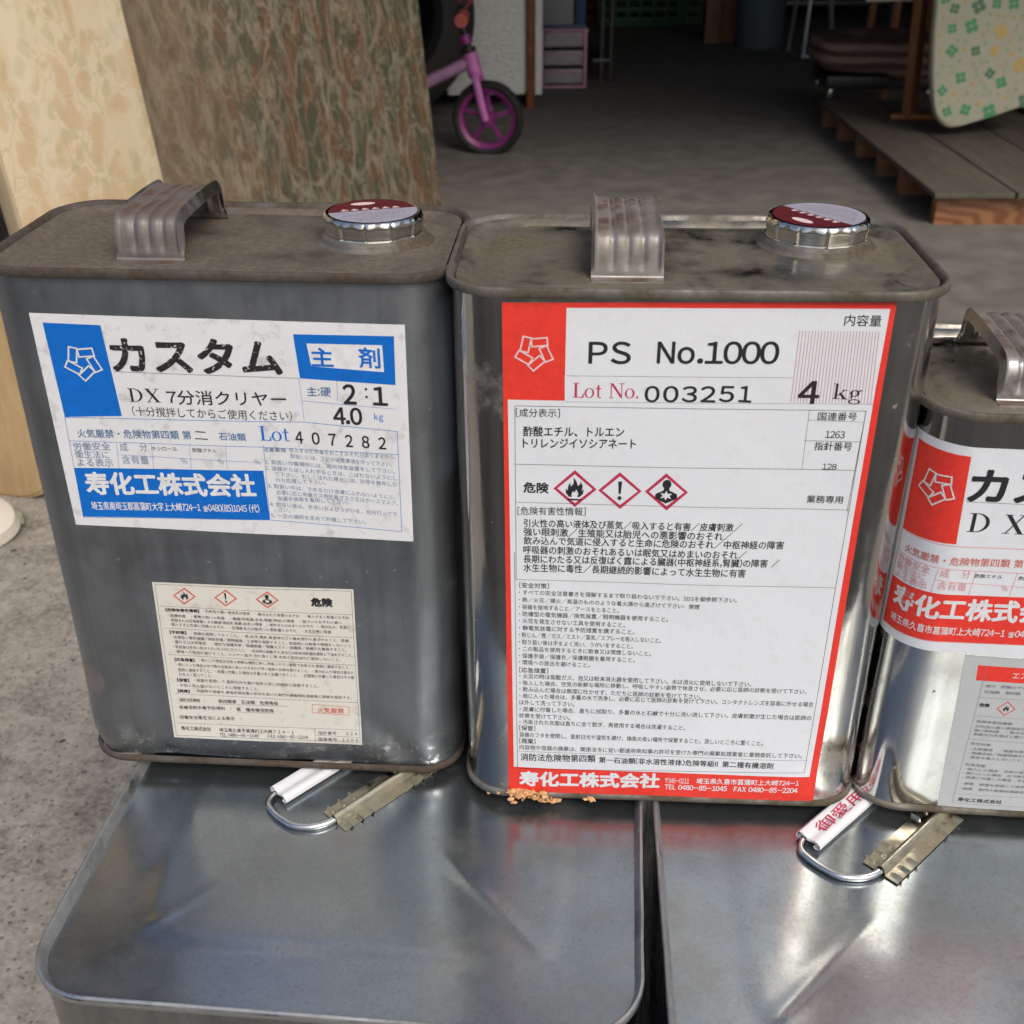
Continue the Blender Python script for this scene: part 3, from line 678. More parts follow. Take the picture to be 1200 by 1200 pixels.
LABELS['SDS']=[
('q','sheet',[(-44.5,102.4),(43.1,102.1),(41.0,15.8),(-47.9,15.9)]),
('l','ink',0.13,[(-43.4,101.4),(42.1,101.1),(40.2,17.6),(-46.7,17.2),(-43.4,101.4)]),
('q','red2',[(-36.4,95.8),(-30.6,100.2),(-26.1,95.7),(-31.8,91.3)]),
('q','sheet2',[(-35.4,95.8),(-30.7,99.2),(-27.1,95.7),(-31.7,92.3)]),
('g','flame','ink',-31.2,95.8,5.1),
('q','red2',[(-18.2,95.7),(-12.4,100.1),(-7.9,95.6),(-13.5,91.2)]),
('q','sheet2',[(-17.1,95.8),(-12.6,99.1),(-8.9,95.6),(-13.4,92.2)]),
('g','excl','ink',-13.0,95.7,5.1),
('q','red2',[(0.1,95.6),(5.7,100.0),(10.3,95.5),(4.8,91.1)]),
('q','sheet2',[(1.1,95.7),(5.6,99.0),(9.3,95.5),(4.9,92.1)]),
('g','health','ink',5.2,95.6,5.1),
('t','ink',0.5,24.4,93.0,33.4,92.9,4.2,'危険',''),
('l','ink',0.12,[(-43.0,90.1),(41.9,89.0)]),
('l','ink',0.12,[(-42.8,78.4),(41.6,76.9)]),
('l','ink',0.12,[(-42.9,64.0),(41.3,61.9)]),
('l','ink',0.12,[(-43.6,42.0),(40.8,40.7)]),
('l','ink',0.12,[(-45.7,24.6),(40.4,24.6)]),
('t','ink',0.12,-40.7,87.4,-25.8,87.4,1.7,'【危険有害性情報】',''),
('t','ink',0.12,-40.7,75.4,-33.3,75.3,1.8,'【予防策】',''),
('t','ink',0.12,-40.7,60.6,-31.7,60.4,1.8,'【応急措置】',''),
('t','ink',0.12,-41.3,48.9,-35.8,48.9,1.9,'【保管】',''),
('t','ink',0.12,-42.0,42.8,-36.5,42.7,1.8,'【廃棄】',''),
('t','ink',0,-24.1,87.5,40.3,86.4,1.7,'・引火性の高い液体及び蒸気\u3000・飲み込むと有害のおそれ\u3000・吸入すると有害のおそれ',''),
('t','ink',0,-40.2,84.4,36.8,83.8,1.7,'・皮膚刺激\u3000・重篤な眼への刺激\u3000・臓器(呼吸器,全身,腎臓,神経)の障害\u3000・発ガンのおそれの疑い',''),
('t','ink',0,-40.2,81.9,40.2,81.4,1.7,'・長期または反復暴露による臓器(神経系,腎臓,血液)の障害\u3000・眠気またはめまいのおそれ\u3000・飲み込み、気道に',''),
('t','ink',0,-39.4,79.6,31.7,78.6,1.8,'侵入すると生命に危険のおそれ\u3000・生殖能または胎児への悪影響のおそれ\u3000・水生生物に有害',''),
('t','ink',0,-31.1,75.3,39.8,74.3,1.7,'・容器を密閉しておくこと。・熱,火花,裸火,高温体などの着火源から遠ざけること、禁煙。',''),
('t','ink',0,-40.5,72.8,40.8,71.7,1.7,'・防爆型の電気機器／換気装置／照明機器／工具等を使用すること。取扱時には飲食や喫煙をしないこと。',''),
('t','ink',0,-40.3,70.2,38.0,69.3,1.8,'・屋外又は大気換気\u3000・適切な保護手袋／保護眼鏡／保護マスク／保護面／保護衣を着用すること。',''),
('t','ink',0,-40.3,67.5,40.4,66.4,1.8,'・取扱後は手洗い及びうがいを十分に行うこと。・火災時は炭酸ガス,泡または粉末消火器を使用して消火すること。',''),
('t','ink',0,-40.4,64.9,34.7,63.8,1.8,'・環境への放出を避けること。シンナー並び,汚れ落とし等,本来の目的以外に使用しないこと。',''),
('t','ink',0,-29.7,60.7,38.7,59.7,1.8,'・吸入した場合は空気の新鮮な場所に移し,呼吸しやすい姿勢で安息させ,医師に連絡すること。',''),
('t','ink',0,-40.5,57.7,40.2,56.8,1.8,'・眼に入った場合は水で数分注意深く洗い,できるだけ早く医師の診断を受けること。・飲み込んだ場合は直ちに',''),
('t','ink',0,-40.0,54.8,40.2,54.1,1.9,'医師に連絡すること。・皮膚に付着した場合は多量の水と石鹸で洗うこと。・衣服等に付着した場合はその部',''),
('t','ink',0,-40.0,52.3,-24.8,52.1,1.8,'れをよく落とすこと。',''),
('t','ink',0,-33.6,49.2,23.7,48.5,1.9,'・容器を密閉して,直射日光を避け換気の良い冷暗所に保管すること。',''),
('t','ink',0,-41.8,46.0,-4.0,45.7,1.8,'・子供の手の届かないところに保管すること。',''),
('t','ink',0,-34.3,43.1,38.1,42.5,1.8,'・内容物や容器を,都道府県知事の許可を受けた専門の廃棄物処理業者に廃棄を委託する。',''),
('t','ink',0.03,-42.1,37.4,-30.2,37.4,2.1,'消防法危険物\u3000：',''),
('t','ink',0.03,-23.9,37.5,3.9,37.6,2.2,'第四類第\u3000石油類\u3000危険等級',''),
('t','ink',0.03,-42.8,33.0,-18.4,33.5,2.1,'有機溶剤中毒予防規則\u3000：',''),
('t','ink',0.03,-16.0,33.2,1.4,33.2,2.1,'第\u3000種有機溶剤等',''),
('t','ink',0.03,-43.4,27.1,-14.5,27.6,2.2,'労働安全衛生法による表示\u3000：',''),
('l','ink',0.12,[(-24.0,36.9),(8.5,37.2)]),
('l','ink',0.12,[(-16.1,32.6),(1.7,32.8)]),
('l','red2',0.25,[(19.7,38.8),(36.6,38.0),(36.0,33.2),(19.1,34.0),(19.7,38.8)]),
('t','red2',0.1,21.7,34.1,33.9,34.1,3.1,'火気厳禁',''),
('t','ink',0.06,-43.7,20.4,-29.6,20.4,2.4,'寿化工株式会社',''),
('t','ink',0.03,-25.7,20.4,9.4,20.8,2.2,'埼玉県久喜市菖蒲町上大崎７２４－１',''),
('t','ink',0.03,-25.9,17.7,15.9,18.3,2.0,'TEL 0480-85-1045\u3000\u3000FAX 0480-85-2204',''),
('l','ink',0.12,[(19.6,24.4),(19.1,17.1)]),
('l','ink',0.12,[(19.4,20.7),(40.4,20.4)]),
('t','ink',0,20.8,21.1,39.1,21.4,2.0,'指針番号：\u30001 2 8',''),
('t','ink',0,20.7,17.5,39.2,17.8,2.0,'国連番号：1 2 6 3',''),
]
LABELS['RED']=[
('q','sheet',[(-69.3,235.6),(68.6,237.2),(68.8,2.1),(-68.9,1.0)]),
('q','brand',[(-69.3,235.6),(68.6,237.2),(68.8,2.1),(-68.9,1.0)]),
('q','sheet2',[(-46.3,233.9),(66.7,234.9),(66.2,206.1),(-46.4,204.2)]),
('q','sheet2',[(-67.5,198.0),(66.2,198.0),(65.6,16.9),(-66.4,17.4)]),
('q','sheet2',[(-46.5,208.2),(66.1,210.1),(66.2,196.6),(-46.3,195.9)]),
('g','logo','pink',-57.7,217.0,13.7),
('t','ink',0.04,51.6,228.5,64.4,228.4,4.2,'内容量',''),
('t','ink',0.35,-37.9,212.9,-22.9,213.0,8.4,'PS',''),
('t','ink',0.35,-13.2,213.3,30.0,213.8,8.4,'No.1000',''),
('l','ink',0.12,[(-46.1,208.0),(36.0,208.4)]),
('t','red3',0,-43.4,199.3,-19.3,199.4,6.0,'Lot No.','serif'),
('t','ink',0.3,-16.9,198.1,-11.7,198.1,6.3,'0',''),
('t','ink',0.3,-10.1,198.2,-4.8,198.2,6.3,'0',''),
('t','ink',0.3,-3.3,198.4,2.0,198.3,6.2,'3',''),
('t','ink',0.3,3.5,198.5,8.8,198.4,6.2,'2',''),
('t','ink',0.3,10.3,198.6,15.5,198.6,6.2,'5',''),
('t','ink',0.3,18.6,198.7,20.8,198.6,6.3,'1',''),
('l','red3',0.16,[(36.4,226.5),(36.5,198.8)]),
('l','red3',0.16,[(37.5,226.5),(37.6,198.8)]),
('l','red3',0.16,[(38.7,226.5),(38.8,198.8)]),
('l','red3',0.16,[(39.8,226.5),(39.9,198.8)]),
('l','red3',0.16,[(40.9,226.5),(41.1,198.8)]),
('l','red3',0.16,[(42.0,226.5),(42.2,198.8)]),
('l','red3',0.16,[(43.1,226.5),(43.4,198.7)]),
('l','red3',0.16,[(44.2,226.5),(44.5,198.7)]),
('l','red3',0.16,[(45.3,226.5),(45.7,198.7)]),
('l','red3',0.16,[(46.4,226.5),(46.8,198.7)]),
('l','red3',0.16,[(47.5,226.5),(48.0,198.7)]),
('l','red3',0.16,[(48.6,226.5),(49.1,198.7)]),
('l','red3',0.16,[(49.8,226.5),(50.3,198.7)]),
('l','red3',0.16,[(50.9,226.5),(51.4,198.7)]),
('l','red3',0.16,[(52.0,226.6),(52.6,198.7)]),
('l','red3',0.16,[(53.1,226.6),(53.7,198.7)]),
('l','red3',0.16,[(54.2,226.6),(54.9,198.7)]),
('l','red3',0.16,[(55.3,226.6),(56.0,198.7)]),
('l','red3',0.16,[(56.4,226.6),(57.2,198.7)]),
('l','red3',0.16,[(57.5,226.6),(58.3,198.7)]),
('l','red3',0.16,[(58.6,226.6),(59.5,198.7)]),
('l','red3',0.16,[(59.7,226.6),(60.6,198.6)]),
('l','red3',0.16,[(60.8,226.6),(61.8,198.6)]),
('l','red3',0.16,[(61.9,226.6),(62.9,198.6)]),
('l','red3',0.16,[(63.0,226.6),(64.1,198.6)]),
('l','red3',0.16,[(64.1,226.6),(65.2,198.6)]),
('t','ink',0.5,38.9,198.4,46.2,198.4,8.7,'4',''),
('t','ink',0,51.1,198.6,61.6,198.3,7.9,'kg','serif'),
('l','ink',0.1,[(-46.3,197.6),(66.5,198.5)]),
('l','ink',0.18,[(-64.9,195.6),(64.1,195.7)]),
('l','ink',0.18,[(-64.9,195.6),(-64.8,118.2)]),
('l','ink',0.18,[(-65.4,131.1),(-64.7,16.6),(63.0,19.5)]),
('l','ink',0.18,[(64.1,195.7),(63.2,152.9)]),
('l','ink',0.18,[(64.1,195.9),(62.9,19.5)]),
('t','ink',0.03,-64.5,191.1,-48.1,191.2,3.5,'[成分表示]',''),
('t','ink',0.15,-61.7,183.0,-23.9,183.6,4.2,'酢酸エチル、トルエン',''),
('t','ink',0.15,-61.9,178.2,-19.3,178.9,3.9,'トリレンジイソシアネート',''),
('l','ink',0.12,[(43.6,195.9),(43.8,171.0)]),
('l','ink',0.1,[(43.5,191.6),(64.3,191.2)]),
('l','ink',0.16,[(43.4,183.2),(64.1,183.1)]),
('t','ink',0.03,47.0,191.7,61.1,191.8,3.3,'国連番号',''),
('t','ink',0.05,50.7,184.5,57.8,184.5,2.9,'1263',''),
('t','ink',0.05,47.2,179.3,61.1,179.4,3.5,'指針番号',''),
('t','ink',0.05,51.3,171.2,56.6,171.1,2.6,'128',''),
('l','ink',0.18,[(-64.8,171.0),(63.7,171.1)]),
('t','ink',0.3,-61.7,158.7,-52.1,158.6,4.5,'危険',''),
('q','red3',[(-50.2,160.7),(-42.0,169.0),(-33.4,160.8),(-41.7,152.6)]),
('q','sheet2',[(-48.6,160.8),(-42.0,167.2),(-35.0,160.8),(-41.7,154.4)]),
('g','flameline','ink',-41.9,160.8,10.3),
('q','red3',[(-32.8,160.4),(-24.8,168.6),(-16.1,160.5),(-24.1,152.3)]),
('q','sheet2',[(-31.2,160.4),(-24.7,166.8),(-17.6,160.4),(-24.2,154.1)]),
('g','excl','ink',-24.5,160.4,8.4),
('q','red3',[(-14.9,160.4),(-7.1,168.6),(1.7,160.4),(-6.1,152.2)]),
('q','sheet2',[(-13.3,160.4),(-7.0,166.8),(0.2,160.4),(-6.2,154.1)]),
('g','health','ink',-6.6,160.4,10.2),
('t','ink',0.08,47.2,156.6,60.9,156.6,3.3,'業務専用',''),
('l','ink',0.16,[(-64.6,154.2),(64.1,153.8)]),
('t','ink',0.03,-64.1,148.5,-37.4,148.9,3.7,'[危険有害性情報]',''),
('t','ink',0.1,-61.7,143.0,23.7,143.3,3.7,'引火性の高い液体及び蒸気/吸入すると有害/皮膚刺激/',''),
('t','ink',0.1,-61.7,139.0,20.3,139.1,3.8,'強い眼刺激/生殖能又は胎児への悪影響のおそれ/',''),
('t','ink',0.1,-61.7,134.9,40.8,135.4,3.8,'飲み込んで気道に侵入すると生命に危険のおそれ/中枢神経の障害',''),
('t','ink',0.1,-61.8,130.6,26.6,130.6,3.8,'呼吸器の刺激のおそれあるいは眠気又はめまいのおそれ/',''),
('t','ink',0.1,-61.8,126.2,40.0,126.8,3.9,'長期にわたる又は反復ばく露による臓器(中枢神経系,腎臓)の障害 /',''),
('t','ink',0.1,-61.8,122.1,27.1,122.0,3.9,'水生生物に毒性/長期継続的影響によって水生生物に有害',''),
('l','ink',0.15,[(-65.0,118.2),(63.3,117.8)]),
('t','ink',0.05,-63.5,114.2,-51.5,114.1,2.6,'[安全対策]',''),
('t','ink',0.05,-63.7,71.2,-51.4,71.1,2.7,'[応急措置]',''),
('t','ink',0.05,-63.8,39.0,-56.8,38.9,3.0,'[保管]',''),
('t','ink',0.05,-63.8,31.6,-56.7,31.5,3.0,'[廃棄]',''),
('t','ink',0.02,-63.8,110.9,24.8,109.8,2.4,'・すべての安全注意書きを理解するまで取り扱わないで下さい。SDSを御参照下さい。',''),
('t','ink',0.02,-63.8,107.3,10.1,106.1,2.4,'・熱/火花/裸火/高温のもののような着火源から遠ざけて下さい‐禁煙',''),
('t','ink',0.02,-63.8,103.8,-22.6,103.1,2.4,'・容器を接地すること/アースをとること。',''),
('t','ink',0.02,-63.8,100.2,-2.3,99.4,2.5,'・防爆型の電気機器/換気装置/照明機器を使用すること。',''),
('t','ink',0.02,-63.8,96.8,-19.8,95.9,2.5,'・火花を発生させない工具を使用すること。',''),
('t','ink',0.02,-63.8,93.2,-15.8,92.5,2.5,'・静電気放電に対する予防措置を講ずること。',''),
('t','ink',0.02,-63.9,89.6,-4.5,88.6,2.6,'・粉じん/煙/ガス/ミスト/蒸気/スプレーを吸入しないこと。',''),
('t','ink',0.02,-63.9,86.0,-16.1,85.2,2.5,'・取り扱い後は手をよく洗い、うがいをすること。',''),
('t','ink',0.02,-63.9,82.5,-8.3,81.7,2.5,'・この製品を使用するときに飲食又は喫煙しないこと。',''),
('t','ink',0.02,-63.9,78.8,-14.9,78.1,2.6,'・保護手袋/保護衣/保護眼鏡を着用すること。',''),
('t','ink',0.02,-63.9,75.4,-33.8,74.8,2.6,'・環境への放出を避けること。',''),
('t','ink',0.02,-63.7,68.0,34.9,66.9,2.7,'・火災の時は炭酸ガス、泡又は粉末消火器を使用して下さい。水は消火に使用しないで下さい。',''),
('t','ink',0.02,-63.7,64.4,58.4,63.8,2.6,'・吸入した場合、空気の新鮮な場所に移動し、呼吸しやすい姿勢で休息させ、必要に応じ医師の診断を受けて下さい。',''),
('t','ink',0.02,-63.7,60.9,14.1,59.6,2.7,'・飲み込んだ場合は無理に吐かせず、ただちに医師の診断を受けて下さい。',''),
('t','ink',0.02,-63.7,57.2,62.1,57.0,2.7,'・眼に入った場合は、多量の水で洗浄し、必要に応じて医師の診断を受けて下さい。コンタクトレンズを容易に外せる場合',''),
('t','ink',0.02,-63.7,53.6,-39.8,53.4,2.8,'は外して洗って下さい。',''),
('t','ink',0.02,-63.7,49.9,62.1,49.6,2.7,'・皮膚に付着した場合、直ちに拭取り、多量の水と石鹸で十分に洗い流して下さい。皮膚刺激が生じた場合は医師の',''),
('t','ink',0.02,-63.8,46.3,-41.6,45.8,2.7,'診察を受けて下さい。',''),
('t','ink',0.02,-63.8,42.7,8.7,42.1,2.7,'・汚染された衣服は直ちに全て脱ぎ、再使用する場合は洗濯すること。',''),
('t','ink',0.02,-63.8,35.3,43.0,34.6,2.8,'容器のフタを密閉し、直射日光や湿気を避け、換気の良い場所で保管すること。涼しいところに置くこと。',''),
('t','ink',0.02,-63.8,27.9,60.6,28.0,2.8,'内容物や容器の廃棄は、関係法令に従い都道府県知事の許可を受けた専門の廃棄処理業者に業務委託して下さい。',''),
('l','ink',0.15,[(-64.9,26.9),(63.5,26.5)]),
('t','ink',0.12,-63.3,21.4,-29.9,21.9,4.3,'消防法危険物第四類',''),
('t','ink',0.1,-28.2,21.7,48.8,21.4,3.6,'第一石油類(非水溶性液体)危険等級Ⅱ第二種有機溶剤',''),
('t','white2',0.8,-63.6,6.5,-0.9,7.9,8.3,'寿化工株式会社','heavy'),
('t','white2',0.04,1.7,10.9,12.5,11.1,3.0,'〒346-0111',''),
('t','white2',0.12,15.8,11.2,61.3,11.8,3.3,'埼玉県久喜市菖蒲町上大崎724-1',''),
('t','white2',0.15,1.9,7.1,61.1,7.6,2.9,'TEL 0480-85-1045\u3000FAX 0480-85-2204',''),
]
left_dents = [(-.045, .002, -.0036, .050, .009, .02), (.030, .003, -.0034, .034, .010, -.12), (-.080, .016, .0014, .012, .02, .5), (.000, .015, .0012, .06, .005, .04), (.060, .014, -.0034, .005, .016, .6), (-.066, .010, -.002, .005, .012, -.5), (.084, .03, -.0016, .012, .03, 0), (-.06, .012, -.0016, .006, .02, .9), (0, .12, -.0008, .09, .05, .1)]
left, shL = small_can('dull_paint_can', (-.1116, .4529, Z0+.0002), -.0612, WC, DC, HC, .019, M_DULL, M_SEAMD, M_TOPD, left_dents, 'dull grey dented rectangular tin with a blue and white label', -.0265, .0540, .0060, R(20))
mid_dents = [(0, .12, -.0005, .08, .06, 0), (.075, .02, -.0014, .01, .016, .3), (-.078, .018, -.001, .012, .02, 0), (.082, .09, -.0006, .012, .08, 0)]
mid, shM = small_can('shiny_paint_can', (.069, .4287, Z0+.0002), -.0591, WC, DC, HC, .019, M_TIN, M_SEAM, M_TOPM, mid_dents, 'shiny rectangular tin with a large red bordered white label on its front', -.0245, .0520, .0185, R(128))
r_dents = [(-.045, .03, -.0012, .02, .04, .2), (0, .10, -.0005, .06, .06, 0)]
W3, D3, H3 = .132, .092, .1965
right, shR = small_can('short_paint_can', (.2245, .4155, Z0+.0002), -.09, W3, D3, H3, .020, M_TIN3, M_SEAM, M_TOPM, r_dents, 'short shiny rectangular tin with a red and white label wrapped round its corner', -.026, None, 0, 0, .0008)
colB = dict(INK, brand=INK['brandB'], sheet2=M_PAPB, white=INK['white'])
left.rotation_euler.y = R(.5); left.location.z += .0005
do_print(LABELS['BLUE'], shL.pt, colB, M_PAPB, left, xf=lambda s, z: (s+1.6+(1-z/240)*1.5, z))
colS = dict(INK, brand=INK['brandB'], sheet2=M_PAPS)
do_print(LABELS['SDS'], shL.pt, colS, M_PAPS, left, sheet_name='sticker', xf=lambda s, z: (s+1.6+(1-z/240)*1.5, z))
colR = dict(INK, brand=INK['brandR'], sheet2=M_PAPR, white2=M_PAPR, pink=INK['pink'])
do_print(LABELS['RED'], shM.pt, colR, M_PAPR, mid)
# the wrapped red label of the short can: the same sheet as the blue one, other inks
KA = [e for e in LABELS['BLUE'] if e[0] == 't' and e[8].startswith('カ')][0]
ds = -47.2-KA[3]; dz = 159.3-KA[4]
col3 = dict(INK, brand=INK['brandR'], sheet2=M_PAPR, blue2=INK['red2'], blue3=INK['pinkr'], white=INK['white'])
ent3 = []
for e in LABELS['BLUE']:
    if e[0] == 't' and e[8] == 'カスタム': e = e[:9]+('',)
    if e[0] == 't' and e[8] == 'キシロール': e = e[:8]+('酢酸エチル', '')
    if e[0] == 't' and e[8].startswith('埼玉'): e = e[:8]+('埼玉県久喜市菖蒲町上大崎724-1 ☎0480(85)1045', '')
    if e[0] == 't' and e[8] == 'DX': e = ('t', 'ink', 0, e[3]-1.5, e[4]-.5, e[3]+20, e[4]-.6, e[7]*1.45, 'D X', 'serif')
    ent3.append(e)
do_print(ent3, shR.pt, col3, M_PAPR, right, xf=lambda s, z: (s+ds, z+dz), skip=lambda e: e[0] == 't' and e[8] in ('7分消クリヤー', '（十分撹拌してからご使用ください）') )
# data sticker of the short can
rnd = random.Random(5)
st = [('q', 'sheet', [(-34.5, 87.0), (64, 85.5), (64, 3.2), (-31, 3.6)])]
st += [('q', 'brand', [(-28.5, 82.5), (60, 81.2), (60, 73.4), (-28, 74.7)]), ('t', 'pink', .1, -14, 76.7, 2, 76.5, 3, 'エステロン', '')]
st += [('l', 'grey', .12, [(-25, 82), (-25, 6), (60, 5.4)]), ('l', 'grey', .12, [(-25, 66), (60, 65)]), ('l', 'grey', .12, [(-25, 56), (60, 55)]), ('l', 'grey', .12, [(-25, 43), (60, 42)]), ('l', 'grey', .1, [(-25, 11.5), (60, 11)])]
for x, k in ((-13, 'flame'), (-2, 'excl'), (9, 'health')):
    st += [('q', 'red2', [(x-4, 60.7), (x, 64.7), (x+4, 60.7), (x, 56.7)]), ('q', 'sheet2', [(x-3.2, 60.7), (x, 63.9), (x+3.2, 60.7), (x, 57.5)]), ('g', k, 'ink', x, 60.7, 3.6)]
st += [('t', 'ink', .12, -24, 61, -20, 61, 1.9, '危険', ''), ('t', 'ink', .1, -23, 7.2, -4, 7, 2.2, '寿化工株式会社', '')]
SN = [('危険有害性情報', 52.3), ('引火性の高い液体及び蒸気　・吸入すると有害のおそれ', 49.6), ('強い眼刺激　・飲み込むと有害のおそれ　・臓器の障害', 47.4), ('長期又は反復ばく露による臓器の障害・水生生物に有害', 45.2),
 ('安全対策', 40), ('・火気厳禁　・容器を密閉しておくこと。換気の良い場所で使用する', 37), ('・保護手袋/保護眼鏡を着用すること。取扱い後は手をよく洗うこと', 34.6), ('・蒸気を吸入しないこと。この製品を使用するときに喫煙しないこと', 32.2),
 ('応急措置', 28), ('・吸入した場合　空気の新鮮な場所に移動し休息させること。', 25.4), ('・眼に入った場合　水で数分間注意深く洗うこと。医師の診断', 23), ('・皮膚に付着した場合　多量の水と石鹸で洗うこと。', 20.6), ('・保管　容器を密閉して換気の良い場所で保管すること。', 17), ('・廃棄　専門の廃棄処理業者に委託すること。', 14), ('成分　酢酸エチル、トルエン　容器を密閉しておくこと', 71.5), ('石油類　第四類　危険等級Ⅱ　火気厳禁　取扱い注意', 68.4)]
for t, z in SN: st.append(('t', 'grey', .06, -23.5, z, -23.5+len(t)*2.1, z-.3, 1.5, t, ''))
M_PAPG = paper('greyish_clear_film', (.50, .53, .55), (.42, .43, .45), .5)
do_print(st, shR.pt, dict(INK, brand=INK['brandR'], sheet2=M_PAPG), M_PAPG, right, sheet_name='sticker')
# labels on the narrow left sides (only their front edges show)
def side_label(sh, parent, z0, z1, s0, s1, cols, blocks, name='side_label'):
    e = [('q', 'sheet', [(s0, z1), (s1, z1), (s1, z0), (s0, z0)])]+[('q', 'brand', b) for b in blocks]
    do_print(e, sh.pt, cols, M_PAPR, parent, sheet_name=name, sheet_off=.00004)
q = shM.rr; sM = -(q.a+q.q)*1000
side_label(shM, mid, 150, 226, sM-70, sM+1.5, colR, [])
q = shR.rr; sR = -(q.a+q.q)*1000
# ---- large cans
M_BIGB = tin('large_can_body_tinplate', (.34, .36, .37), .16, .32, .36, (.12, .11, .10), (.12, .13, .14), .6)
def big_can(name, loc, rz, label, sleeve_text):
    o = empty(name, loc, rz, label, 'tin can', 'large square tin cans side by side on the ground')
    w = .2365; H = .349; sh = CanShape(w, w, H, .026, .0002, [(0, .1, -.0012, .08, .05, .3)]); can_shell(sh, 'body', M_BIGB, o)
    rr = sh.rr
    sweep(rr, [(-.0010, H-.0048), (.0012, H-.0046), (.0019, H-.0040), (.0020, H-.0010), (.0016, H-.0002), (.0008, H), (.0001, H-.0008), (-.0004, H-.0024), (-.0012, H-.0044), (-.0016, H-.0060)], 'top_seam', M_BIGS, o, True, 12, 50, .0002)
    bottom_seam(rr, o, M_BIGS)
    def relief(x, y, k):
        e = .5*w-max(abs(x), abs(y)); ax, ay = abs(x), abs(y)
        # rounded inner square, raised, with diagonal creases running in from its corners
        qx, qy = max(0, ax-(.068)), max(0, ay-(.068)); dd = .020-math.hypot(qx, qy) if (qx > 0 and qy > 0) else .020-max(ax-.068, ay-.068)
        tt = min(1, max(0, (dd+.004)/.010)); h = .0007*tt*tt*(3-2*tt)
        dg = abs(ax-ay)/1.414; rr_ = (ax+ay)/1.414
        if .042 < rr_ < .122: h += .00045*math.exp(-(dg/.0024)**2)*min(1, (rr_-.042)/.015)*min(1, (.122-rr_)/.010)
        h += .0012*noise.noise((x*9+loc[0]*7, y*9, 1))*(min(1, e/.03) if e > 0 else 0)
        return h
    T = 110; V = []; F = []
    # square grid clipped to the rounded square by mapping
    for j in range(T+1):
        for i in range(T+1):
            u, v = i/T*2-1, j/T*2-1; m = max(abs(u), abs(v)); hw = w/2-.0014
            x, y = u*hw, v*hw; rc = .0246; ex, ey = abs(x)-(hw-rc), abs(y)-(hw-rc)
            if ex > 0 and ey > 0:
                # pull the corner points onto the arc
                L = math.hypot(ex, ey); M_ = max(ex, ey)
                if L > 0: k = M_/L; ex, ey = ex*k, ey*k
                x = math.copysign(hw-rc+ex, x); y = math.copysign(hw-rc+ey, y)
            V.append((x, y, H-.0058+relief(x, y, 0)))
    for j in range(T):
        for i in range(T): k = j*(T+1)+i; F.append((k, k+1, k+T+2, k+T+1))
    mesh('top_panel', V, F, M_BIG, o, 60)
    return o
big1 = big_can('large_square_can', (-.0615, .3905, 0), -.0952, 'large square tin can on the ground at the left, under the dull grey tin', '')
big2 = big_can('large_square_can', (.1815, .348, 0), -.060, 'large square tin can on the ground at the right, under the short tin', '')
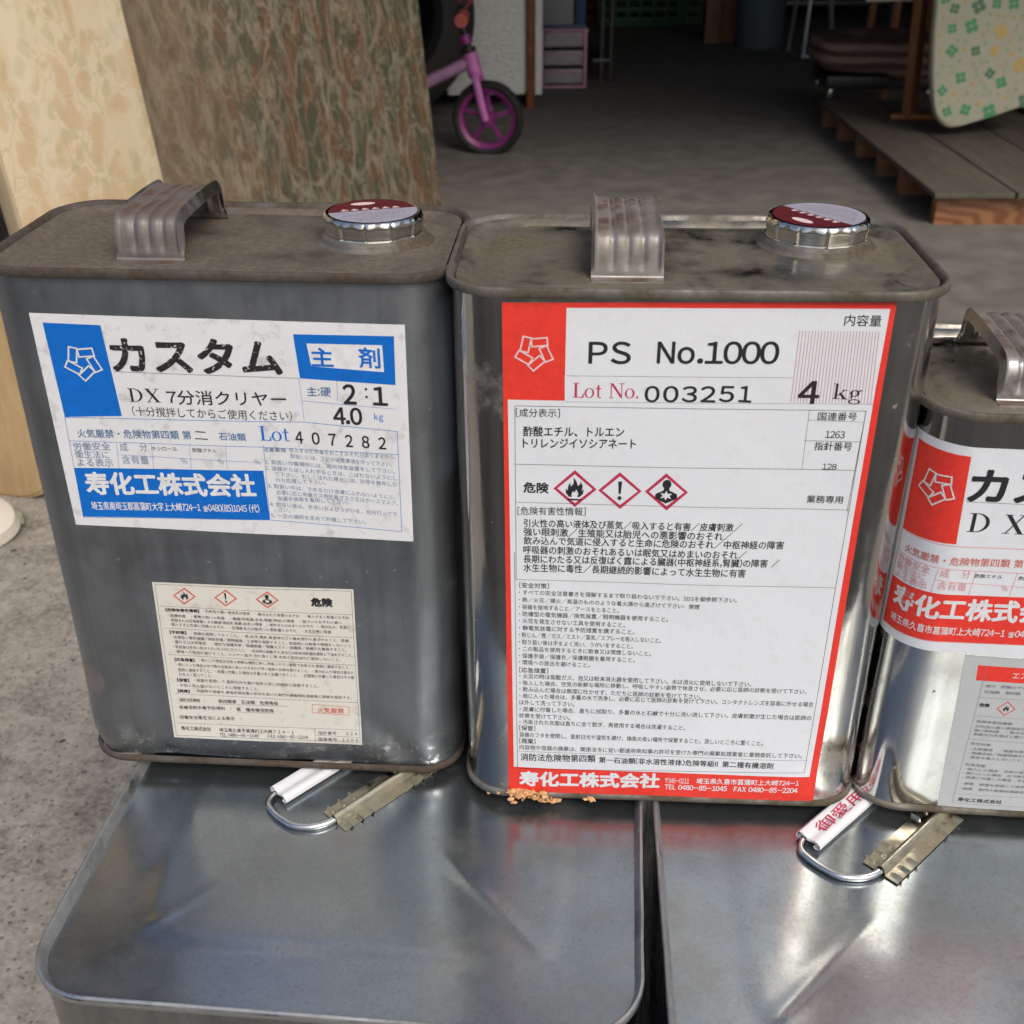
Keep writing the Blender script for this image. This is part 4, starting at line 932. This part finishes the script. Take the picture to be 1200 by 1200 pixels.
def bail(parent, cx, cy, ang, text):
    """carrying handle lying on the large can's top: wire, clip and plastic sleeve (parent local coordinates)"""
    h = empty('carry_handle', (0, 0, 0), 0, None, None); h.parent = parent; h.location = (cx, cy, .349-.0046); h.rotation_euler = (0, 0, ang)
    z = .0014
    P = [(-.022, 0, z+.0004), (-.0262, 0, z), (-.032, .001, z), (-.0375, .004, z), (-.0425, .010, z), (-.0440, .017, z), (-.0440, .024, z), (-.0425, .0295, z), (-.038, .0325, z), (-.03, .033, z)]
    c = catmull(P, 6); m = MB().tube(c, .00165, 12); m.tube([(-v.x, v.y, v.z) for v in c], .00165, 12); m.tube([(-.03, .033, z), (.03, .033, z)], .00165, 10); m.build('wire', M_WIRE, h, 60)
    # clip: toothed plate with a raised channel
    V = []; F = []; nx, ny = 104, 30; L, Wd = .055, .0180
    for j in range(ny+1):
        for i in range(nx+1):
            x = (i/nx-.5)*L; v = (j/ny*2-1); y = v*Wd/2; zz = .0004
            if abs(v) < .24: zz += .0040*math.sqrt(max(0, 1-(v/.24)**2))
            t = (x/L+.5)*9 % 1; tooth = math.exp(-((t-.5)/.10)**2)*(0 if abs(x) < .0075 else 1)
            if abs(v) > .42: zz += .0018*tooth*min(1, (abs(v)-.42)/.12)
            if abs(v) > .92: y *= 1-.07*(1-tooth)
            V.append((x, y, zz))
    b = len(V); V += [(x, y, q-.0004) for x, y, q in V]
    for j in range(ny):
        for i in range(nx): k = j*(nx+1)+i; F.append((k, k+1, k+nx+2, k+nx+1)); F.append((b+k, b+k+nx+1, b+k+nx+2, b+k+1))
    for i in range(nx):
        for j in (0, ny): k = j*(nx+1)+i; F.append((k, k+1, b+k+1, b+k))
    for j in range(ny):
        for i in (0, nx): k = j*(nx+1)+i; F.append((k, k+nx+1, b+k+nx+1, b+k))
    mesh('clip', V, F, M_CLIP, h, 50)
    # sleeve: two tube lobes joined by a web
    prof = []
    for k in range(21): a = R(200-200*k/20-10) ; 
    prof = [(-.0062, .0012), (-.0060, .0030), (-.0048, .0041), (-.0030, .0042), (-.0014, .0035), (0, .0032), (.0014, .0035), (.0032, .0043), (.0050, .0041), (.0062, .0028), (.0062, .0012), (.0052, .0003), (.0035, .0003), (.0028, .0010), (.0042, .0014), (.0050, .0022), (.0044, .0031), (.0032, .0033), (.0014, .0025), (0, .0022), (-.0014, .0025), (-.0030, .0032), (-.0044, .0031), (-.0050, .0022), (-.0042, .0014), (-.0028, .0010), (-.0035, .0003), (-.0052, .0003)]
    V = []; F = []; n = len(prof)
    for i in range(2):
        for (y, q) in prof: V.append((-.0365+.073*i, y+.0305, q+.0001))
    for k in range(n): F.append((k, (k+1) % n, n+(k+1) % n, n+k))
    sl_ = mesh('sleeve', V, F, M_PVC, h, 40)
    if text:
        gv, gf = glyphs(text, 3); x0 = min(p[0] for p in gv); x1 = max(p[0] for p in gv); y0 = min(p[1] for p in gv); y1 = max(p[1] for p in gv)
        V = []; F = []
        for i, (ax, ay) in enumerate(((0, 0), (.0001, .0001), (-.0001, .0001))):
            b = len(V)
            for x, y in gv:
                X = -.029+(x-x0)/(x1-x0)*.055+ax; Y = .0275+(y-y0)/(y1-y0)*.0058+ay; yy = Y-.0305
                q = .0043
                for (ya, qa), (yb, qb) in zip(prof[0:10], prof[1:11]):
                    if ya <= yy <= yb and yb > ya: q = qa+(qb-qa)*(yy-ya)/(yb-ya)
                V.append((X, Y, q+.0003+.00001*i))
            F += [tuple(k+b for k in f) for f in gf]
        mesh('print', V, F, INK['red3'], sl_)
    return h
def to_local(o, x, y):
    c, s = math.cos(o.rotation_euler.z), math.sin(o.rotation_euler.z); dx, dy = x-o.location.x, y-o.location.y; return dx*c+dy*s, -dx*s+dy*c
lx, ly = to_local(big1, -.0620, .3935); bail(big1, lx, ly, R(45)+.0952, '')
lx, ly = to_local(big2, .1765, .3600); bail(big2, lx, ly, R(42)+.060, '御愛用頂く')
# ---- crumbs of dried foam along the middle can's bottom edge
M_SAW = plain('dried_orange_foam', (.62, .36, .17), .9, 0, .4, 400, .6, 900)
def crumbs(spots, seedv):
    rnd = random.Random(seedv); m = MB()
    for (x, y, z, sp, n, sz) in spots:
        for _ in range(n):
            c = Vector((x+rnd.gauss(0, sp), y+rnd.gauss(0, sp*.25), z+abs(rnd.gauss(0, sp*.35)))); bm = bmesh.new(); bmesh.ops.create_icosphere(bm, subdivisions=1, radius=sz*rnd.uniform(.4, 1.7))
            k = rnd.uniform(.5, 1.8); bm.verts.index_update()
            m.add([c+Vector((v.co.x*k, v.co.y, v.co.z*.8))*rnd.uniform(.6, 1.4) for v in bm.verts], [[v.index for v in f.verts] for f in bm.faces]); bm.free()
    return m
cm = crumbs([(.0012, .3840, .3515, .0035, 46, .0009), (.0085, .3832, .3495, .0045, 50, .0008), (.0155, .3825, .3475, .003, 18, .0008), (.0345, .3815, .3500, .0012, 12, .0008), (-.008, .387, .3490, .002, 10, .0006)], 4)
tag(cm.build('dried_foam_crumbs', M_SAW, None, None), kind='stuff')
# ------------------------------------------------------------------ boards behind the cans
fl0 = Vector((-.547, 1.363, 0)); fl1 = Vector((-.455, 1.585, 0))
lean_board('floral_board', (-.566, 1.353, 0), (-.452, 1.592, 0), 1.72, .022, (-.108, .078, 1), M_FLO, M_EDGE, 'cream door panel with peach and olive floral print, leaning behind the dull tin')
lean_board('marbled_board', (-.545, 1.486, 0), (-.128, 2.300, 0), 1.82, .012, (-.085, .078, 1), M_MAR, M_EDGE, 'dark brown and green streaked board leaning to the right of the floral panel')
lean_board('plywood_board', (-1.15, 1.44, 0), (-.588, 1.292, 0), 1.70, .012, (-.108, .085, 1), M_PLY, M_PLY, 'orange tan plywood sheet with a rounded lower corner at the far left edge', .05)
# white offcut and small stones at its foot
M_WHT = plain('white_plastic', (.62, .58, .50), .5, 0, .06, 20)
m = MB(); P = []
for k in range(40):
    a = 2*math.pi*k/40; P.append((.11*math.cos(a), .062*math.sin(a)))
V = [(x, y, .0) for x, y in P]+[(x*.96, y*.96, .014) for x, y in P]+[(x*.7, y*.7, .024) for x, y in P]+[(x*.35, y*.35, .028) for x, y in P]; F = [tuple(range(120, 160))]
for r_ in range(3):
    for k in range(40): F.append((r_*40+k, r_*40+(k+1) % 40, (r_+1)*40+(k+1) % 40, (r_+1)*40+k))
o = mesh('white_offcut', V, F, M_WHT, None, 50); o.location = (-.722, 1.200, .018); o.rotation_euler = (R(16), R(4), R(8))
tag(o, 'cream white plastic lid lying on the ground at the left edge, below the plywood', 'lid')
def rock(loc, r, mat, name, label, seedv, flat=.6):
    bm = bmesh.new(); bmesh.ops.create_icosphere(bm, subdivisions=3, radius=r)
    for v in bm.verts: n = 1+.35*noise.noise(v.co*(1.6/r)+Vector((seedv, 0, 0)))+.12*noise.noise(v.co*(5/r)); v.co = Vector((v.co.x*n*1.2, v.co.y*n, v.co.z*n*flat))
    me = bpy.data.meshes.new(name); bm.to_mesh(me); bm.free(); me.materials.append(mat); me.polygons.foreach_set('use_smooth', [True]*len(me.polygons))
    o = bpy.data.objects.new(name, me); COL.objects.link(o); o.location = loc; return tag(o, label, 'stone')
M_STN = plain('grey_green_stone', (.26, .27, .20), .8, 0, .3, 60, .3)
rock((-.635, 1.235, .012), .017, M_STN, 'stone', 'small grey green stone beside the cream white lid', 3)
M_GRIT = plain('dark_grit', (.07, .06, .05), .9, 0, .4, 90)
rnd = random.Random(11); m = MB()
for _ in range(60):
    x, y = rnd.uniform(-.62, -.2), rnd.uniform(.35, 1.2); r_ = rnd.choice([.0008, .001, .0014, .002])*rnd.uniform(.7, 1.3); bm = bmesh.new(); bmesh.ops.create_icosphere(bm, subdivisions=1, radius=r_); bm.verts.index_update(); k = rnd.uniform(1, 2.4); a = rnd.uniform(0, 3.1)
    m.add([(x+(v.co.x*k*math.cos(a)-v.co.y*math.sin(a)), y+(v.co.x*k*math.sin(a)+v.co.y*math.cos(a)), max(0, v.co.z*.5+r_*.3)) for v in bm.verts], [[v.index for v in f.verts] for f in bm.faces]); bm.free()
tag(m.build('grit', M_GRIT, None, None), kind='stuff')
# ------------------------------------------------------------------ inside the shed
M_RUB = plain('black_rubber', (.018, .018, .018), .65, 0, .2, 60, .2)
M_PURP = plain('magenta_plastic', (.24, .03, .19), .4, 0, .1, 40)
M_FORK = plain('orchid_paint', (.52, .16, .45), .35, .0, .1, 40)
M_FRM = plain('pale_mauve_paint', (.46, .26, .42), .35, 0, .1, 40)
M_BLK = plain('black_plastic', (.015, .015, .017), .45, 0, .1, 40)
M_CHR = plain('chrome', (.6, .6, .6), .2, 1, .05, 40)
bike = empty('toddler_bike', (-.059, 3.34, 0), R(-12), 'small magenta and mauve toddler bike, its front wheel turned to us beside the marbled board', 'bicycle')
def wheel(x, parent):
    m = MB().lathe([(.078, -.014), (.084, -.019), (.093, -.021), (.101, -.012), (.103, 0), (.101, .012), (.093, .021), (.084, .019), (.078, .014), (.078, -.014)], 48, Matrix.Rotation(R(90), 3, 'X'))
    m.V = [(a+x, b, c+.103) for a, b, c in m.V]; t = m.build('tyre', M_RUB, parent)
    m = MB().lathe([(.070, -.014), (.081, -.021), (.083, -.008), (.078, 0), (.083, .008), (.081, .021), (.070, .014), (.073, 0), (.070, -.014)], 48, Matrix.Rotation(R(90), 3, 'X'))
    m.lathe([(.001, -.020), (.020, -.020), (.022, -.012), (.022, .012), (.020, .020), (.001, .020)], 24, Matrix.Rotation(R(90), 3, 'X'))
    for k in range(5):
        a = R(18+72*k); m.bar((.018*math.cos(a), 0, .018*math.sin(a)), (.072*math.cos(a), 0, .072*math.sin(a)), .011, .012, .002, (0, 1, 0))
    m.V = [(a+x, b, c+.103) for a, b, c in m.V]; r_ = m.build('rim', M_PURP, parent)
    return t, r_
for x in (0, -.46):
    w_ = MB().tube([(x, -.03, .103), (x, .03, .103)], .006, 10).build('wheel', M_CHR, bike); wheel(x, w_)
for s_ in (-1, 1):
    MB().tube(catmull([(0, .034*s_, .103), (-.012, .034*s_, .15), (-.024, .030*s_, .20), (-.034, .012*s_, .225)], 6), [.011]*18+[.012], 10).build('fork_blade', M_FORK, bike)
MB().tube([(-.032, 0, .215), (-.050, 0, .275)], .021, 16).build('head_tube', M_FORK, bike)
MB().tube([(-.050, 0, .275), (-.075, 0, .37)], .011, 12).tube([(-.052, 0, .278), (-.055, 0, .29)], .022, 14).build('stem', M_BLK, bike)
MB().tube([(-.058, 0, .300), (-.064, 0, .322)], .017, 14).build('collar', M_PURP, bike)
MB().tube([(-.045, 0, .255), (-.24, 0, .165), (-.42, 0, .15)], .017, 12).build('frame_tube', M_FRM, bike)
MB().tube(catmull([(-.10, .20, .395), (-.085, .06, .385), (-.078, 0, .372), (-.058, -.08, .385), (-.02, -.20, .385)], 6), .009, 10).build('handlebar', M_BLK, bike)
M_REDG = plain('faded_red_grip', (.35, .07, .06), .6, 0, .1, 40)
for p, q_ in (((-.012, -.235, .383), (-.028, -.15, .387)), ((-.103, .23, .396), (-.096, .14, .392))): MB().tube([p, q_], .017, 12).build('grip', M_REDG, bike)
MB().box((-.30, 0, .27), (.2, .1, .04), bev=.015).build('saddle', M_BLK, bike); MB().tube([(-.30, 0, .155), (-.30, 0, .26)], .012, 10).build('seat_post', M_CHR, bike)
# tyres stacked behind the board
def tyre(loc, rx, rz, r_, label):
    m = MB().lathe([(r_*.55, -.07), (r_*.62, -.095), (r_*.85, -.10), (r_*.97, -.085), (r_, -.05), (r_, .05), (r_*.97, .085), (r_*.85, .10), (r_*.62, .095), (r_*.55, .07)], 56)
    o = m.build('car_tyre', M_RUB, None); o.location = loc; o.rotation_euler = (rx, 0, rz); return tag(o, label, 'tyre')
tyre((-.42, 3.95, .31), R(86), R(20), .31, 'worn black car tyre standing in the shadow behind the toddler bike')
def box_thing(name, loc, rz, dims, mat, label, cat, bev=.006):
    o = empty(name, loc, rz, label, cat); return o
# wrapped white carton
M_WRAP = NT('bubble_wrapped_white'); g = M_WRAP; vz = g.voro(60, g.map((1, 1, 2.5))); g.set('Base Color', g.mix(g.ramp(g.noise(12, 5), [(.3, 0.), (.7, 1.)]), (.80, .82, .79), (.86, .88, .85))); g.set('Roughness', .3); g.bump(g.math('ADD', g.noise(28, 5, .6, g.map((1, 1, 3)), .6), vz), .8, .006); M_WRAP = g.m
M_TAPE = plain('brown_tape', (.20, .075, .025), .4, 0, .3, 40)
M_FOAM = plain('white_foam_board', (.70, .73, .68), .7, 0, .06, 30)
wc = empty('wrapped_carton', (0, 4.06, 0), R(3), 'tall white carton wrapped in clear film with brown tape, behind the toddler bike', 'box')
MB().box((-.075, .06, .52), (.27, .16, .94), bev=.01).build('carton', M_WRAP, wc); MB().box((.072, .05, .50), (.026, .17, .99), bev=.003).build('corner_tape', M_TAPE, wc); MB().box((.1, .07, .53), (.024, .2, .96), bev=.003).build('foam_sheet', M_FOAM, wc)
# drawers
M_DRW = plain('smoky_clear_plastic', (.36, .33, .36), .25, 0, .1, 30); M_LIL = plain('lilac_plastic', (.50, .26, .40), .4, 0, .1, 30)
dw = empty('drawer_unit', (.205, 4.56, 0), 0, 'low lilac plastic drawer unit with three smoky drawers on the shed floor', 'drawers')
for x in (-.082, .078): MB().box((x, 0, .105), (.014, .24, .20), bev=.003).build('side_panel', M_LIL, dw)
MB().box((0, 0, .206), (.178, .245, .010), bev=.003).build('top_panel', M_LIL, dw); MB().box((0, 0, .008), (.15, .24, .012), bev=.003).build('base', M_LIL, dw)
for k in range(3):
    d_ = MB().box((-.002, -.112, .047+.063*k), (.142, .012, .050), bev=.004).box((-.002, .0, .047+.063*k), (.138, .21, .046), bev=.003).build('drawer', M_DRW, dw)
    MB().box((-.002, -.122, .064+.063*k), (.13, .01, .006), bev=.002).build('drawer_pull', M_LIL, d_)
M_CLR = plain('translucent_grey_plastic', (.25, .27, .29), .35, 0, .1, 20); M_DBL = plain('navy_plastic', (.03, .07, .16), .4, 0, .1, 20)
tb = empty('storage_tub', (.195, 4.56, .212), 0, 'grey translucent tub with a navy end on top of the drawer unit', 'tub')
MB().box((-.02, 0, .13), (.13, .22, .24), bev=.012).build('tub_body', M_CLR, tb); MB().box((.068, 0, .13), (.04, .225, .245), bev=.008).build('end_panel', M_DBL, tb); MB().box((0, 0, .006), (.17, .23, .012), bev=.003).build('base_rim', M_DBL, tb)
M_STEEL = plain('dark_steel', (.10, .10, .10), .4, .8, .2, 20)
rk = empty('steel_rack', (.345, 4.70, 0), R(6), 'dark steel rack with upright poles beside the drawer unit', 'rack')
for x, y in ((0, -.1), (0, .3), (.035, -.1)): MB().tube([(x, y, 0), (x, y, 1.6)], .009, 10).build('pole', M_STEEL, rk)
for z_ in (.08, .45, .9, 1.4): MB().box((.0, .1, z_), (.07, .42, .012), bev=.002).build('shelf', M_STEEL, rk)
M_GRN = plain('green_crate_plastic', (.03, .14, .05), .5, 0, .2, 20)
def crate(loc, rz, label, mat=M_GRN, dims=(.42, .30, .20)):
    o = empty('plastic_crate', loc, rz, label, 'crate', 'crates at the back of the shed'); W_, D_, H_ = dims
    MB().box((0, 0, .01), (W_, D_, .02), bev=.004).build('base', mat, o)
    for (cx, cy, lx_, ly_) in ((0, -D_/2, W_, .012), (0, D_/2, W_, .012), (-W_/2, 0, .012, D_), (W_/2, 0, .012, D_)):
        m = MB()
        for z_ in (.035, .085, .135, .185): m.box((cx, cy, z_), (lx_, ly_, .026), bev=.002)
        nrib = 7
        for k in range(nrib):
            t = (k/(nrib-1)-.5)*.96; m.box((cx+t*(lx_ if lx_ > ly_ else 0), cy+t*(ly_ if ly_ > lx_ else 0), .1), (.018, .018, .19), bev=.002)
        m.build('side', mat, o)
    return o
crate((.68, 6.48, 0), .03, 'green slatted crate on the floor, left one of the pair at the back'); crate((1.13, 6.50, 0), -.02, 'green slatted crate on the floor, right one of the pair at the back')
crate((.70, 6.48, .202), -.02, 'green slatted crate stacked on the left back crate'); crate((1.12, 6.50, .202), .04, 'green slatted crate stacked on the right back crate')
crate((.25, 6.6, 0), .1, 'red slatted crate low at the back left of the green crates', plain('red_crate_plastic', (.22, .02, .015), .5, 0, .2, 20))
M_CARD = plain('brown_cardboard', (.24, .155, .09), .85, 0, .12, 12)
o = empty('cardboard_sheet', (.985, 5.70, 0), R(2), 'tan cardboard box standing upright between the crates and the blue bin', 'box')
MB().box((0, 0, .45), (.145, .10, .90), bev=.004).build('carton', M_CARD, o); MB().box((0, -.052, .45), (.02, .002, .88)).build('seam_tape', M_TAPE, o)
M_BIN = plain('blue_grey_bin', (.085, .13, .15), .55, 0, .15, 10)
bn = empty('blue_bin', (1.135, 5.50, 0), 0, 'round blue grey bin standing beside the cardboard box', 'bin')
MB().lathe([(.001, .004), (.098, .004), (.104, .012), (.112, .3), (.122, .68), (.128, .69), (.128, .71), (.118, .71), (.10, .03), (.001, .02)], 40).build('bin_body', M_BIN, bn); MB().lathe([(.124, .58), (.130, .585), (.130, .60), (.124, .605)], 40).build('rib', M_BIN, bn)
M_ALU = plain('dull_aluminium', (.42, .46, .47), .4, .6, .1, 20)
cf = empty('folding_frame', (1.25, 5.08, 0), R(-4), 'dull aluminium folding frame with crossed legs between bin and cushion', 'frame')
for a, b in (((-.05, .15, .02), (-.02, -.02, .75)), ((-.01, -.02, .02), (.03, .1, .75)), ((.11, -.02, .02), (.02, .05, .75)), ((-.05, .15, .02), (-.01, -.02, .02)), ((-.01, -.02, .025), (.11, -.02, .025))): MB().bar(a, b, .014, .014, .002).build('tube', M_ALU, cf)
# platform (pallet) on the right
M_DECK = veneer('grey_brown_plywood_deck', (.075, .068, .055), (.125, .112, .09), (1, .12, 1), .75); M_JST = veneer('reddish_timber', (.26, .115, .05), (.40, .21, .10), (.12, 1, 1), .6)
def knot_timber():
    g = NT('knotty_front_beam'); v = g.map((.35, 1, 1)); w = g.n('ShaderNodeTexWave', wave_type='RINGS', rings_direction='Y'); w.inputs['Scale'].default_value = 16; w.inputs['Distortion'].default_value = 7; w.inputs['Detail'].default_value = 3; w.inputs['Detail Scale'].default_value = 1.4; g.l(v, w.inputs['Vector'])
    g.set('Base Color', g.mix(g.ramp(w.outputs['Fac'], [(.2, 0.), (.8, 1.)]), (.20, .08, .035), (.32, .15, .07))); g.set('Roughness', .55); return g.m
M_KNOT = knot_timber()
pl = empty('timber_platform', (.962, 2.555, 0), R(-1.0), 'low timber platform with grey plywood deck and reddish joists, right behind the cans', 'platform')
for i, y in enumerate((.0, .27, .475, .695, .915, 1.12)):
    MB().box((.62, y+.02, .036), (1.23, .036 if i else .034, .070), bev=.0015).build('joist' if i else 'front_beam', M_JST if i else M_KNOT, pl)
for i, (x0, x1) in enumerate(((-.012, .165), (.171, .345), (.350, .53), (.556, .74), (.746, .93), (.936, 1.24))):
    MB().box(((x0+x1)/2, .56, .078), (x1-x0, 1.17+.012*math.sin(i*7), .012), bev=.0012).build('deck_board', M_DECK, pl)
pl2 = empty('timber_platform', (1.30, 2.30, 0), 0, 'second plywood platform further right, mostly hidden beyond the picture edge', 'platform')
pl2.location = (2.32, 2.6, 0)
MB().box((.45, .55, .10), (.9, 1.2, .014), bev=.0015).build('deck_board', M_DECK, pl2)
for y in (.0, .5, 1.05): MB().box((.45, y, .046), (.88, .04, .09), bev=.002).build('joist', M_JST, pl2)
# knitted cushion stool
M_KNIT = NT('ribbed_brown_knit'); g = M_KNIT; wv = g.n('ShaderNodeTexWave', wave_type='BANDS', bands_direction='Z'); wv.inputs['Scale'].default_value = 9; wv.inputs['Distortion'].default_value = 1.5; g.l(g.tc.outputs['Object'], wv.inputs['Vector'])
g.set('Base Color', g.mix(g.ramp(wv.outputs['Fac'], [(.3, 0.), (.75, 1.)]), (.075, .045, .035), (.22, .155, .125))); g.set('Roughness', .95); g.bump(g.noise(160, 3), .6, .004); M_KNIT = g.m
cs = empty('cushioned_stool', (1.16, 3.80, .086), R(-4), 'low black stool with a ribbed brown knitted cushion at the far end of the platform', 'stool')
bm = bmesh.new(); bmesh.ops.create_cube(bm, size=1); bmesh.ops.subdivide_edges(bm, edges=bm.edges[:], cuts=9, use_grid_fill=True)
for v in bm.verts:
    p = v.co*2; L = (abs(p.x)**4+abs(p.y)**4+abs(p.z)**4)**.25; p = p/L; p *= 1+.05*noise.noise(p*2.2)
    v.co = Vector((p.x*.20, p.y*.17, p.z*.055+.128-.03*max(0, -p.z)*(p.x > 0)))
me = bpy.data.meshes.new('cushion'); bm.to_mesh(me); bm.free(); me.materials.append(M_KNIT); me.polygons.foreach_set('use_smooth', [True]*len(me.polygons))
o = bpy.data.objects.new('cushion', me); COL.objects.link(o); o.parent = cs
MB().box((.01, 0, .052), (.36, .28, .040), bev=.01).build('base', M_BLK, cs)
for sx in (-.15, .15):
    for sy in (-.11, .11): MB().lathe([(.001, 0), (.010, 0), (.013, .010), (.009, .032), (.001, .033)], 16).build('foot', M_CHR, cs).location = (sx, sy, .0)
# wooden clothes stand
M_OAK = veneer('orange_brown_wood', (.22, .09, .035), (.32, .15, .06), (1, 1, .15), .4)
ws = empty('wooden_stand', (1.165, 3.36, .085), R(-3), 'orange brown wooden stand with a tall post and foot bar on the platform', 'stand')
MB().bar((-.02, 0, .01), (-.06, .03, .95), .052, .024, .003).build('post', M_OAK, ws)
MB().tube([(-.075, -.01, .010), (.09, -.01, .010)], .010, 12).build('foot_bar', M_OAK, ws)
MB().bar((-.16, .10, .31), (-.03, .06, .315), .05, .014, .002).build('shelf', M_EDGE, ws); MB().bar((.42, .0, .01), (.36, .03, .95), .052, .024, .003).build('post', M_OAK, ws)
MB().bar((-.05, .02, .62), (.40, .02, .62), .04, .02, .003).build('rail', M_OAK, ws); MB().bar((-.05, .02, .34), (.40, .02, .34), .02, .02, .003).build('rail', M_OAK, ws)
# small chair leg pieces behind
st2 = empty('wooden_stool', (1.42, 4.30, 0), R(8), 'small reddish wooden stool standing behind the knitted cushion', 'stool')
MB().box((0, 0, .40), (.26, .24, .022), bev=.006).build('seat', M_OAK, st2)
for sx in (-.1, .1):
    for sy in (-.09, .09): MB().bar((sx*1.15, sy*1.15, 0), (sx, sy, .39), .022, .022, .003).build('leg', M_OAK, st2)
# ironing board with clover cover
M_COV = plain('cream_cotton_cover', (.46, .46, .36), .9, 0, .04, 30, .2, 500)
C1 = ink('green_dye', (.06, .30, .12)); C2 = ink('dark_green_dye', (.07, .19, .10)); C3 = ink('yellow_dye', (.55, .38, .10)); C4 = ink('pale_green_dye', (.30, .42, .22))
ib = empty('ironing_board', (1.335, 3.14, .094), R(0), 'ironing board on end with a cream cover of green and yellow clovers', 'ironing board')
ib.rotation_euler = (R(-6), 0, 0)
OUT = catmull([(-.232, .95, 0), (-.238, .6, 0), (-.235, .33, 0), (-.225, .18, 0), (-.205, .07, 0), (-.180, .026, 0), (-.145, .012, 0), (-.08, .028, 0), (.0, .053, 0), (.06, .075, 0), (.11, .11, 0), (.135, .18, 0), (.14, .33, 0), (.13, .6, 0), (.11, .95, 0)], 5)
OUT = [(p.x, p.y) for p in OUT]; n = len(OUT); cxo = sum(p[0] for p in OUT)/n; cyo = sum(p[1] for p in OUT)/n; V = []; F = []
for (k, y) in ((.985, .018), (1, .012), (1, -.006), (.985, -.013), (.955, -.016)):
    for (x, z_) in OUT: V.append((cxo+(x-cxo)*k, y, cyo+(z_-cyo)*k))
for r_ in range(4):
    for k in range(n): F.append((r_*n+k, r_*n+(k+1) % n, (r_+1)*n+(k+1) % n, (r_+1)*n+k))
F.append(tuple(range(4*n, 5*n))); F.append(tuple(range(n))[::-1]); cv = mesh('cover', V, F, M_COV, ib, 40)
rnd = random.Random(21); V = []; F = []; mi = []; used = []
def inside(x, z_):
    c = False; j = n-1
    for i in range(n):
        xi, yi = OUT[i]; xj, yj = OUT[j]; xi, yi, xj, yj = cxo+(xi-cxo)*.93, cyo+(yi-cyo)*.95, cxo+(xj-cxo)*.93, cyo+(yj-cyo)*.95
        if (yi > z_) != (yj > z_) and x < (xj-xi)*(z_-yi)/(yj-yi)+xi: c = not c
        j = i
    return c
def petalset(x, z_, r_, k, a0, np_):
    for p in range(np_):
        a = a0+p*2*math.pi/np_; cx_, cz_ = x+r_*.55*math.cos(a), z_+r_*.55*math.sin(a); b = len(V)
        for i in range(10):
            t = 2*math.pi*i/10; q_ = r_*.46*(1+.18*math.cos(t-a)); V.append((cx_+q_*math.cos(t), -.0165-.0001*p-.0001*k, cz_+q_*math.sin(t)))
        F.append(tuple(range(b, b+10))); mi.append(k)
for _ in range(5000):
    x, z_ = rnd.uniform(-.24, .14), rnd.uniform(.02, .93)
    big_ = len([1 for u in used if u[2] > .01]) < 95; r_ = rnd.choice([.013, .015, .018]) if big_ else rnd.choice([.004, .005, .006])
    if not inside(x, z_) or any((x-a)**2+(z_-b)**2 < ((r_+c)*(1.25 if big_ else 1.5))**2 for a, b, c in used): continue
    used.append((x, z_, r_)); k = rnd.choice([0, 0, 1, 1, 2]) if big_ else rnd.choice([2, 3, 3, 3]); petalset(x, z_, r_, k, rnd.uniform(0, 1.5), 4)
    if len(used) > 300: break
mesh('print', V, F, None, cv, None, [C1, C2, C3, C4], mi)
for s_ in (-1, 1): MB().bar((-.04+.10*s_, .03, .10), (-.04-.05*s_, .05, .8), .02, .014, .002).build('leg', M_STEEL, ib)
# odds and ends in the dark behind
o = empty('storage_shelf', (1.6, 6.6, 0), 0, 'dark steel shelf of boxes at the back right of the shed', 'shelf')
for x in (-.4, .4):
    for y in (-.2, .2): MB().box((x, y, .7), (.03, .03, 1.4), bev=.002).build('post', M_STEEL, o)
for z_ in (.1, .6, 1.1): MB().box((0, 0, z_), (.83, .43, .02), bev=.002).build('shelf', M_STEEL, o)
